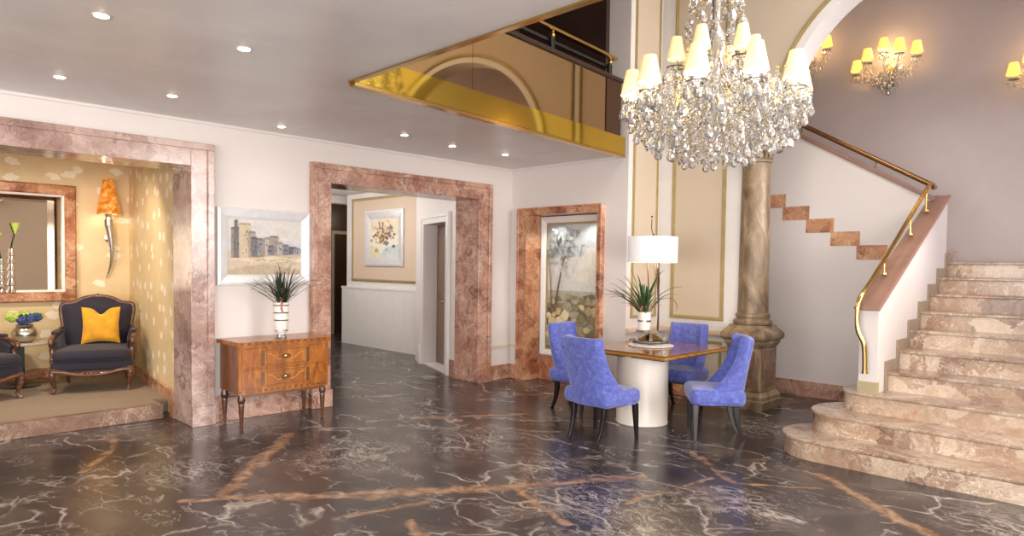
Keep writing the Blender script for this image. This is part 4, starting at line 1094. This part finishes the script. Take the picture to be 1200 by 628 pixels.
def make_armchair(label, loc, rot):
    t = thing('armchair', label, 'armchair', loc, rot, 'aubergine velvet armchairs in the alcove')
    # chair faces +x
    m = MB(); m.rbox(-0.30, -0.36, 0.24, 0.36, 0.36, 0.36, 0.03, 3); m.build('seat_base', M_aubergine, t, smooth=50)
    m = MB(); m.rbox(-0.26, -0.345, 0.355, 0.39, 0.345, 0.48, 0.05, 5, dome=0.03); m.build('seat_cushion', M_aubergine, t, smooth=60)
    # back: serpentine-topped upholstered panel with carved frame
    def outline(s):
        # half outline from bottom to top centre, y and z
        return [(0.30, 0.34), (0.315, 0.6), (0.335, 0.80), (0.345, 0.90), (0.33, 0.955), (0.28, 0.965), (0.22, 0.975), (0.15, 1.02), (0.07, 1.045), (0.0, 1.05)]
    half = outline(1); full = [(y, z) for y, z in half] + [(-y, z) for y, z in reversed(half[:-1])]
    full3 = spline([(y, z, 0) for y, z in full], 4)
    def bx(z): return -0.27 - 0.16 * (z - 0.34)
    cz = 0.68
    m = MB()
    front = []
    for q, dx in ((1.0, 0.0), (0.93, 0.045), (0.7, 0.075), (0.35, 0.09), (0.05, 0.092)):
        front.append([(bx(cz + (p[1] - cz) * q) + dx, p[0] * q, cz + (p[1] - cz) * q) for p in full3])
    back = [[(bx(p[1]) - 0.05, p[0], p[1]) for p in full3]]
    m.loft(back + front); m.build('backrest', M_aubergine, t, smooth=60)
    m = MB(); m.tube([(bx(p[1]) - 0.005, p[0], p[1]) for p in full3], 0.024, 8); m.ball((bx(1.06), 0, 1.06), (0.02, 0.035, 0.022)); m.ball((bx(1.05) + .01, 0.05, 1.05), (0.015, 0.03, 0.014)); m.ball((bx(1.05) + .01, -0.05, 1.05), (0.015, 0.03, 0.014))
    m.build('back_frame', M_carved, t, smooth=60)
    for s in (-1, 1):
        m = MB(); m.loft([[(x, s * (0.335 + dy), z) for x, z in ((-0.30, 0.36), (0.20, 0.36), (0.22, 0.56), (0.10, 0.605), (-0.30, 0.64))] for dy in (-0.03, -0.02, 0.02, 0.03)]); arm = m.build('arm_panel', M_aubergine, t, smooth=30, bevel=0.012)
        m = MB(); pth = spline([(-0.31, s * 0.335, 0.68), (-0.1, s * 0.345, 0.645), (0.1, s * 0.355, 0.625), (0.22, s * 0.36, 0.60), (0.265, s * 0.362, 0.565), (0.25, s * 0.36, 0.53), (0.225, s * 0.355, 0.50), (0.235, s * 0.35, 0.42), (0.28, s * 0.345, 0.34)], 4)
        m.tube(pth, 0.024, 8); m.build('arm_rail', M_carved, arm, smooth=60)
        m = MB(); m.rbox(-0.18, s * 0.35 - 0.032, 0.635, 0.10, s * 0.35 + 0.032, 0.675, 0.016, 3); m.build('arm_pad', M_aubergine, arm, smooth=60)
    # apron with carved swag
    m = MB(); m.tube(spline([(0.365, 0.34, 0.25), (0.375, 0.25, 0.245), (0.38, 0.14, 0.215), (0.385, 0.0, 0.205), (0.38, -0.14, 0.215), (0.375, -0.25, 0.245), (0.365, -0.34, 0.25)], 5), 0.022, 8)
    for y, r in ((0, 0.028), (0.035, 0.022), (-0.035, 0.022), (0.07, 0.016), (-0.07, 0.016)): m.ball((0.395, y, 0.215 + abs(y) * .15), (0.015, r, r * .8), 10, 6)
    for s in (-1, 1): m.tube([(0.34, s * 0.345, 0.25), (0.0, s * 0.352, 0.235), (-0.28, s * 0.33, 0.25)], 0.02, 8)
    m.build('apron', M_carved, t, smooth=60)
    for x, y in ((0.33, 0.33), (0.33, -0.33)):
        s = 1 if y > 0 else -1
        m = MB(); m.tube(spline([(x, y, 0.27), (x + 0.02, y + s * .012, 0.21), (x + 0.01, y + s * .006, 0.13), (x - 0.012, y - s * .008, 0.06), (x + 0.005, y, 0.02), (x + 0.03, y + s * .015, 0.012)], 4), [0.036, .035, .034, .032, .03, .028, .026, .024, .022, .02, .018, .016, .015, .014, .014, .015, .016, .017, .016, .012, .01], 10)
        m.build('leg', M_carved, t, smooth=60)
    for y in (0.28, -0.28):
        m = MB(); m.tube([(-0.27, y, 0.27), (-0.275, y, 0.16), (-0.31, y, 0.07), (-0.36, y, 0.0)], [0.03, 0.024, 0.019, 0.016], 8); m.build('leg', M_carved, t, smooth=60)
    return t
AR_A = math.radians(-108)
ar = make_armchair('aubergine velvet carved armchair holding the yellow cushion in the alcove corner', (2.07, 8.80, AZ0), AR_A)
ar.scale = (1.07, 1.07, 0.97)
dup(ar, (0.86, 8.78, AZ0), math.radians(-68), 'aubergine velvet armchair cut by the left image edge, left of the round table')
# cushion
cu = MB(); nu = 18; front = []
def cush(u, v, s):
    x, y = u, v
    edge = max(0.0, (1 - abs(u) ** 3.2)) ** 0.55 * max(0.0, (1 - abs(v) ** 3.2)) ** 0.55
    w = 0.185 * (1 + 0.05 * (abs(u * v)))
    zz = 0.2 * v * (1 + 0.06 * abs(u) * abs(u))
    if v > 0: zz -= 0.075 * v ** 2 * math.exp(-(u / 0.33) ** 2)
    if v < 0: zz += 0.02 * (1 - u * u) * v * v
    return (s * 0.062 * edge, u * w * (1.0 - 0.05 * (1 - v * v)), zz)
for s in (1, -1):
    vs = [cush(-1 + 2 * i / nu, -1 + 2 * j / nu, s) for j in range(nu + 1) for i in range(nu + 1)]
    fs = [(j * (nu + 1) + i, j * (nu + 1) + i + 1, (j + 1) * (nu + 1) + i + 1, (j + 1) * (nu + 1) + i) for j in range(nu) for i in range(nu)]
    if s < 0: fs = [tuple(reversed(f)) for f in fs]
    cu.add(vs, fs)
c_o = cu.build('cushion', M_yellow, smooth=80)
tag(c_o, 'bright yellow velvet cushion with a dented top on the armchair', 'cushion')
fx, fy = math.cos(AR_A), math.sin(AR_A)
c_o.rotation_mode = 'XYZ'
c_o.matrix_world = Matrix.Translation((2.125 - fx * 0.035, 8.79 - fy * 0.035, AZ0 + 0.70)) @ Matrix.Rotation(AR_A, 4, 'Z') @ Matrix.Rotation(math.radians(-10), 4, 'Y')
# round side table
tt = thing('side_table', 'round glass topped side table on a black post beside the armchair', 'table', (1.45, 9.36, AZ0))
m = MB(); m.lathe([(0.0, 0.485), (0.325, 0.485), (0.335, 0.492), (0.335, 0.500), (0.325, 0.505), (0.0, 0.505)], n=48); m.build('table_top', plain('pale_stone_top', rgb(190, 178, 158), 0.12, var=0.1), tt)
m = MB(); m.box(-0.04, -0.04, 0.015, 0.04, 0.04, 0.485); m.build('post', M_black, tt, smooth=0, bevel=0.005)
m = MB(); m.lathe([(0.0, 0.0), (0.2, 0.0), (0.205, 0.008), (0.19, 0.018), (0.0, 0.022)], n=36); m.build('base', M_black, tt)
# vase and bouquet
vz = AZ0 + 0.506
vv = MB(); vv.lathe([(0.0, 0.0), (0.065, 0.0), (0.09, 0.02), (0.118, 0.065), (0.123, 0.10), (0.115, 0.14), (0.09, 0.172), (0.08, 0.185), (0.088, 0.20), (0.083, 0.201), (0.072, 0.185), (0.0, 0.15)], (0, 0, 0), 32)
va = vv.build('silver_bowl', plain('pewter', rgb(196, 188, 176), 0.28, 0.9), smooth=50); va.location = (1.49, 9.30, vz)
tag(va, 'rounded silver vase on the round side table', 'vase')
bq = thing('hydrangea_bouquet', 'bouquet of green and blue hydrangeas in the silver vase', 'flowers', (1.49, 9.30, vz + 0.17))
q = random.Random(5)
for k in range(11):
    a = 2 * PI * k / 10; rr = 0.125 if k < 10 else 0.0
    z = 0.11 + q.uniform(-.02, .03) if k < 10 else 0.15
    m = MB(); c = Vector((rr * math.cos(a), rr * math.sin(a), z))
    for j in range(26):
        d = Vector((q.gauss(0, 1), q.gauss(0, 1), q.gauss(0, 1))).normalized() * 0.043
        m.ball(tuple(c + d), (0.018, 0.018, 0.013), 6, 4)
    m.ball(tuple(c), 0.042, 8, 6)
    m.build('flower_head', M_hydblue if k in (8, 9, 7) else M_hydgreen, bq)
m = MB()
for k in range(12): blade(m, (0, 0, 0.06), 2 * PI * k / 12, 0.14, 0.6, 0.7, 0.022, 6)
m.build('leaves', M_leaf, bq)
m = MB()
for k in range(8): m.tube([(0.02 * math.cos(k), 0.02 * math.sin(k), 0.0), (0.09 * math.cos(k), 0.09 * math.sin(k), 0.09)], 0.004, 5)
m.build('stems', M_stem, bq)

# ------------------------------------------------------------------ chandelier
CH = Vector((4.90, 2.67, 3.0))
chd = thing('chandelier', 'large crystal chandelier with lit cream shades hanging above the hall', 'chandelier', tuple(CH))
q = random.Random(11)
def drop_mesh(name, L_, w, n=6):
    m = MB(); m.lathe([(0.0, 0.0), (w * 0.35, -L_ * 0.16), (w * 0.8, -L_ * 0.42), (w, -L_ * 0.66), (w * 0.7, -L_ * 0.88), (0.0, -L_)], n=n)
    me = bpy.data.meshes.new(name); me.from_pydata(m.v, [], m.f); me.materials.append(M_crystal); return me
big = drop_mesh('crystal_drop', 0.105, 0.033, 8)
stuff = MB()
def bead(p, r):
    stuff.cur = 1 if rnd.random() < 0.10 else 0  # a few gilt beads put in as golden glints of light
    stuff.ball(p, r, 6, 4); stuff.cur = 0
def oct_(p, L_, w):
    x, y, z = p
    stuff.add([(x, y, z), (x + w, y, z - L_ * .6), (x, y + w, z - L_ * .6), (x - w, y, z - L_ * .6), (x, y - w, z - L_ * .6), (x, y, z - L_)], [(0, 1, 2), (0, 2, 3), (0, 3, 4), (0, 4, 1), (5, 2, 1), (5, 3, 2), (5, 4, 3), (5, 1, 4)])
drops = []
def addrop(p):
    drops.append(p)
# stem
m = MB(); m.lathe([(0.012, 3.2), (0.012, 1.3), (0.05, 1.26), (0.02, 1.2), (0.02, 0.95), (0.06, 0.9), (0.035, 0.8), (0.03, 0.5), (0.07, 0.42), (0.09, 0.3), (0.05, 0.2), (0.035, 0.0), (0.08, -0.1), (0.11, -0.2), (0.06, -0.3), (0.03, -0.42), (0.0, -0.47)], n=20); m.build('stem', M_crystal, chd)
def arm(a, r, z, shade_r, shade_h, zbase):
    ca, sa = math.cos(a), math.sin(a)
    def P(rr, zz): return (rr * ca, rr * sa, zz)
    m = MB(); m.tube([P(*p) for p in [(b[0], b[2]) for b in bez((0.05, 0, zbase), (r * .45, 0, zbase - 0.28), (r * .95, 0, z - 0.35), (r, 0, z - 0.12), 14)]], 0.011, 8)
    ao = m.build('arm', M_crystal, chd, smooth=60)
    m = MB(); m.lathe([(0.012, 0), (0.07, 0.012), (0.078, 0.022), (0.07, 0.02), (0.02, 0.012), (0.014, 0.09), (0.0, 0.09)], P(r, z - 0.13), 16); m.build('bobeche', M_crystal, ao)
    m = MB(); rg = []
    for rr, zz in ((shade_r, 0), (shade_r * 0.54, shade_h), (shade_r * 0.54 - 0.004, shade_h), (shade_r - 0.004, 0)):
        rg.append([(r * ca + rr * math.cos(2 * PI * k / 24), r * sa + rr * math.sin(2 * PI * k / 24), z + zz - 0.045) for k in range(24)])
    m.loft(rg + [rg[0]], caps=False); so = m.build('lamp_shade', M_shade, ao, smooth=60)
    m = MB(); m.ball(P(r, z + 0.02), (0.018, 0.018, 0.03), 10, 8); m.lathe([(0, 0), (shade_r * .8, 0.0), (shade_r * .8, 0.003), (0, 0.003)], P(r, z - 0.02), 20); m.build('bulb', M_shadein, so)
    for k in range(10):
        b = 2 * PI * k / 10
        p = (r * ca + 0.075 * math.cos(b), r * sa + 0.075 * math.sin(b), z - 0.115)
        oct_((p[0], p[1], p[2]), 0.03, 0.009); 
        if k % 2 == 0: addrop((p[0], p[1], p[2] - 0.03))
        else: oct_((p[0], p[1], p[2] - 0.03), 0.07, 0.014)
    # bead chains from the bobeche to the stem
    for k in range(15):
        t = k / 14; rr = 0.05 + (r - 0.05) * (1 - t); zz = z - 0.12 + (0.35 * t) - 0.25 * math.sin(PI * t)
        bead(P(rr, zz), 0.011)
    return ao
NL = 10
for k in range(NL): arm(2 * PI * k / NL + 0.31, 0.64, 0.02, 0.091, 0.195, -0.05)
for k in range(6): arm(2 * PI * k / 6 + 0.15, 0.30, 0.29, 0.072, 0.17, 0.25)
# swags between the outer arms
for k in range(NL):
    a0, a1 = 2 * PI * k / NL + 0.31, 2 * PI * (k + 1) / NL + 0.31
    for j in range(11):
        t = j / 10; a = a0 + (a1 - a0) * t; zz = -0.12 - 0.14 * math.sin(PI * t)
        bead((0.62 * math.cos(a), 0.62 * math.sin(a), zz), 0.012)
        if j in (3, 5, 7): oct_((0.62 * math.cos(a), 0.62 * math.sin(a), zz - .012), 0.08, 0.016)
# tiers of prisms forming the basket
for r, z, n_, b_ in ((0.70, -0.14, 40, 0), (0.66, -0.22, 44, 1), (0.60, -0.30, 40, 1), (0.56, -0.2, 40, 0), (0.52, -0.36, 38, 1), (0.48, -0.27, 36, 0), (0.44, -0.41, 34, 1), (0.40, -0.33, 30, 0), (0.34, -0.45, 28, 1), (0.30, -0.38, 24, 0), (0.24, -0.48, 20, 1), (0.16, -0.50, 12, 1), (0.44, -0.12, 28, 0), (0.34, -0.18, 24, 0), (0.54, -0.08, 34, 0), (0.62, -0.04, 30, 0), (0.28, 0.05, 20, 0), (0.4, 0.02, 26, 0)):
    for k in range(n_):
        a = 2 * PI * k / n_ + q.uniform(-.05, .05) + r * 3; zz = z + q.uniform(-.035, .035)
        p = (r * math.cos(a), r * math.sin(a), zz)
        if b_ and k % 3 == 0: addrop(p)
        else: oct_(p, q.uniform(.055, .1), q.uniform(.014, .021))
        for j in range(3): bead((p[0], p[1], p[2] + 0.02 + 0.026 * j), 0.0115)
# crown: chains fanning down from the top corona
for z, r in ((0.98, 0.14), (0.84, 0.17), (0.7, 0.2), (0.56, 0.22)):
    for k in range(12):
        a = 2 * PI * k / 12 + z
        p = (r * math.cos(a), r * math.sin(a), z)
        m_ = bez((0.03, 0, z - .02), (r * .4, 0, z + 0.14), (r, 0, z + .12), (r, 0, z), 5)
        for b in m_[1:]: bead((b[0] * math.cos(a), b[0] * math.sin(a), b[2]), 0.010)
        if k % 2: addrop(p)
        else: oct_(p, 0.09, 0.018)
for k in range(12):
    a = 2 * PI * k / 12
    for j in range(26):
        t = j / 25; r = 0.10 + 0.15 * t ** 1.5; z = 1.35 - 1.0 * t
        bead((r * math.cos(a), r * math.sin(a), z), 0.011)
        if j % 5 == 2: oct_((r * math.cos(a), r * math.sin(a), z), 0.06, 0.015)
# finial ball
m = MB(); m.ball((0, 0, -0.53), 0.05, 10, 8); m.build('finial', M_crystal, chd, smooth=0)
def camdist(p): return (Vector(p) + CH - Vector((0, 0, 1.6))).length
drops.sort(key=camdist)
for i, p in enumerate(drops):
    if i < 100:
        o = bpy.data.objects.new('crystal_drop', big); COL.objects.link(o); o.parent = chd; o.location = p; o.rotation_euler = (0, 0, q.uniform(0, PI))
    else: oct_(p, 0.095, 0.026)
so = stuff.build('crystal_beads', [M_crystal, M_giltglint], chd, smooth=0); so['kind'] = 'stuff'

# ------------------------------------------------------------------ stairwell sconces
def make_sconce(label, loc):
    t = thing('wall_sconce', label, 'sconce', loc, 0, 'crystal wall sconces on the stair wall')
    q = random.Random(2)
    m = MB(); m.lathe([(0.0, 0), (0.07, 0), (0.075, 0.012), (0.05, 0.025), (0.0, 0.03)], (0, 0, -0.1), 20, Matrix.Rotation(-PI / 2, 3, 'Y')); m.ball((-0.05, 0, -0.14), (0.03, 0.04, 0.09)); m.build('backplate', M_giltglint, t)
    pos = [(0.36, -0.04, -0.16), (0.2, 0.06, -0.26), (0.0, 0.14, -0.30), (-0.17, 0.11, -0.27), (-0.34, 0.06, -0.18)]
    st_ = MB()
    for y, z, x in pos:
        m = MB(); m.tube(bez((-0.06, 0, -0.14), (x * .6, y * .3, -0.28), (x, y, z - 0.25), (x, y, z - 0.11), 10), 0.009, 8); a = m.build('arm', M_crystal, t, smooth=60)
        m = MB(); rg = []
        for rr, zz in ((0.072, -0.05), (0.045, 0.085), (0.041, 0.085), (0.068, -0.05)):
            rg.append([(x + rr * math.cos(2 * PI * k / 20), y + rr * math.sin(2 * PI * k / 20), z + zz) for k in range(20)])
        m.loft(rg + [rg[0]], caps=False); s = m.build('lamp_shade', M_wallshade, a, smooth=60)
        m = MB(); m.ball((x, y, z), (0.016, 0.016, 0.028), 8, 6); m.build('bulb', M_shadein, s)
        m = MB(); m.lathe([(0.012, 0), (0.055, 0.01), (0.06, 0.018), (0.02, 0.012), (0.0, 0.01)], (x, y, z - 0.12), 14); m.build('bobeche', M_crystal, a)
        for k in range(8):
            b = 2 * PI * k / 8; d = (x + 0.055 * math.cos(b), y + 0.055 * math.sin(b), z - 0.115); L_ = q.uniform(.05, .08)
            st_.lathe([(0.0, 0), (0.012, -L_ * .6), (0.0, -L_)], d, 5)
    for k in range(230):
        tt_ = q.random(); y = q.uniform(-.38, .38) * (1 - tt_ ** 1.5); z = -0.08 - 0.30 * tt_ + 0.02 * q.random(); x = -0.06 - q.random() * 0.24 * (1 - tt_)
        L_ = q.uniform(.04, .08); st_.lathe([(0.0, 0), (0.014, -L_ * .6), (0.0, -L_)], (x, y, z), 5)
    o = st_.build('crystal_drops', M_crystal, t, smooth=0); o['kind'] = 'stuff'
    m = MB(); m.ball((-0.07, 0, -0.41), (0.025, 0.025, 0.035), 8, 6); m.build('finial', M_crystal, t, smooth=0)
    return t
sA = make_sconce('crystal wall sconce with five lit amber shades in full view above the stairs', (9.648, 2.78, 4.29))
dup(sA, (9.648, 3.86, 4.60), 0, 'crystal wall sconce mostly hidden behind the arch edge')
dup(sA, (9.648, 1.10, 3.93), 0, 'crystal wall sconce cut by the right image edge')

# ------------------------------------------------------------------ lights
def light(kind, loc, energy, color=(1, 1, 1), size=0.1, target=None, sizey=None, spot=None, blend=0.5):
    d = bpy.data.lights.new('lamp', kind); d.energy = energy; d.color = color
    if kind == 'AREA':
        d.size = size
        if sizey: d.shape = 'RECTANGLE'; d.size_y = sizey
    else: d.shadow_soft_size = size
    if spot: d.spot_size = math.radians(spot); d.spot_blend = blend
    o = bpy.data.objects.new('lamp', d); COL.objects.link(o); o.location = loc
    if target is not None: o.rotation_euler = (Vector(target) - Vector(loc)).to_track_quat('-Z', 'Y').to_euler()
    return o
WARM = (1.0, 0.86, 0.68); SOFT = (1.0, 0.965, 0.93); DAY = (0.90, 0.93, 1.0); LIL = (0.86, 0.86, 1.0)
light('AREA', (6.25, -3.55, 2.9), 290, SOFT, 2.4, (5.2, 6, 2.2), 2.7)          # tall side window
light('AREA', (-0.1, -3.55, 1.55), 330, SOFT, 4.8, (0.4, 4, 2.9), 2.0)  # added fill in an unseen window, brightens the near ceiling
light('AREA', (-3.15, 1.2, 1.65), 330, SOFT, 7.0, (6, 3.0, 1.7), 2.0)         # added fill in an unseen window band behind
light('AREA', (8.75, -3.5, 3.9), 110, LIL, 1.4, (9.6, 0.2, 3.2), 2.4)           # stair window
for (x, y), _ in DL: light('SPOT', (x, y, ZC - 0.03), 12 if y < 6.2 else 4, SOFT, 0.04, (x, y, 0), spot=110, blend=0.8)
for k in range(NL):
    a = 2 * PI * k / NL + 0.31; light('POINT', (CH.x + 0.64 * math.cos(a), CH.y + 0.64 * math.sin(a), CH.z - 0.06), 8, WARM, 0.04)
light('AREA', (4.9, 1.2, ZT - 0.05), 130, SOFT, 2.5, (4.9, 1.2, 0), 3.5)
for x in (0.3, 1.6): light('SPOT', (x, 7.9, 2.80), 90, WARM, 0.05, (x + 0.5, 9.3, 0.3), spot=120, blend=0.7)
light('POINT', (5.2, 9.8, 2.6), 75, SOFT, 0.25)
light('POINT', (5.6, 11.6, 2.5), 30, SOFT, 0.2)
light('POINT', (8.2, 12.7, 2.6), 8, WARM, 0.1)
for y in (5.5, 6.1): light('SPOT', (6.80, y, 2.27), 14, SOFT, 0.03, (7.0, y, 0.6), spot=120, blend=0.8)
light('POINT', (2.44, YA - 0.15, 2.14), 5, WARM, 0.05)
light('POINT', (6.3, 4.12, 1.62), 6, WARM, 0.1)
for x, y, z in ((9.42, 2.78, 4.25), (9.42, 3.86, 4.55), (9.42, 1.10, 3.9)): light('POINT', (x, y, z + 0.15), 5, (1, 0.72, 0.38), 0.1)

w = bpy.data.worlds.new('world'); S.world = w; w.use_nodes = True
w.node_tree.nodes['Background'].inputs[0].default_value = (0.9, 0.93, 1.0, 1); w.node_tree.nodes['Background'].inputs[1].default_value = 0.6
S.view_settings.view_transform = 'Standard'; S.view_settings.look = 'None'; S.view_settings.gamma = 1; S.view_settings.use_curve_mapping = False
S.view_settings.exposure = 0.34
S.cycles.use_denoising = True
S.cycles.max_bounces = 8; S.cycles.diffuse_bounces = 4; S.cycles.glossy_bounces = 4; S.cycles.transmission_bounces = 6
S.cycles.caustics_reflective = False; S.cycles.caustics_refractive = False
S.cycles.sample_clamp_indirect = 6
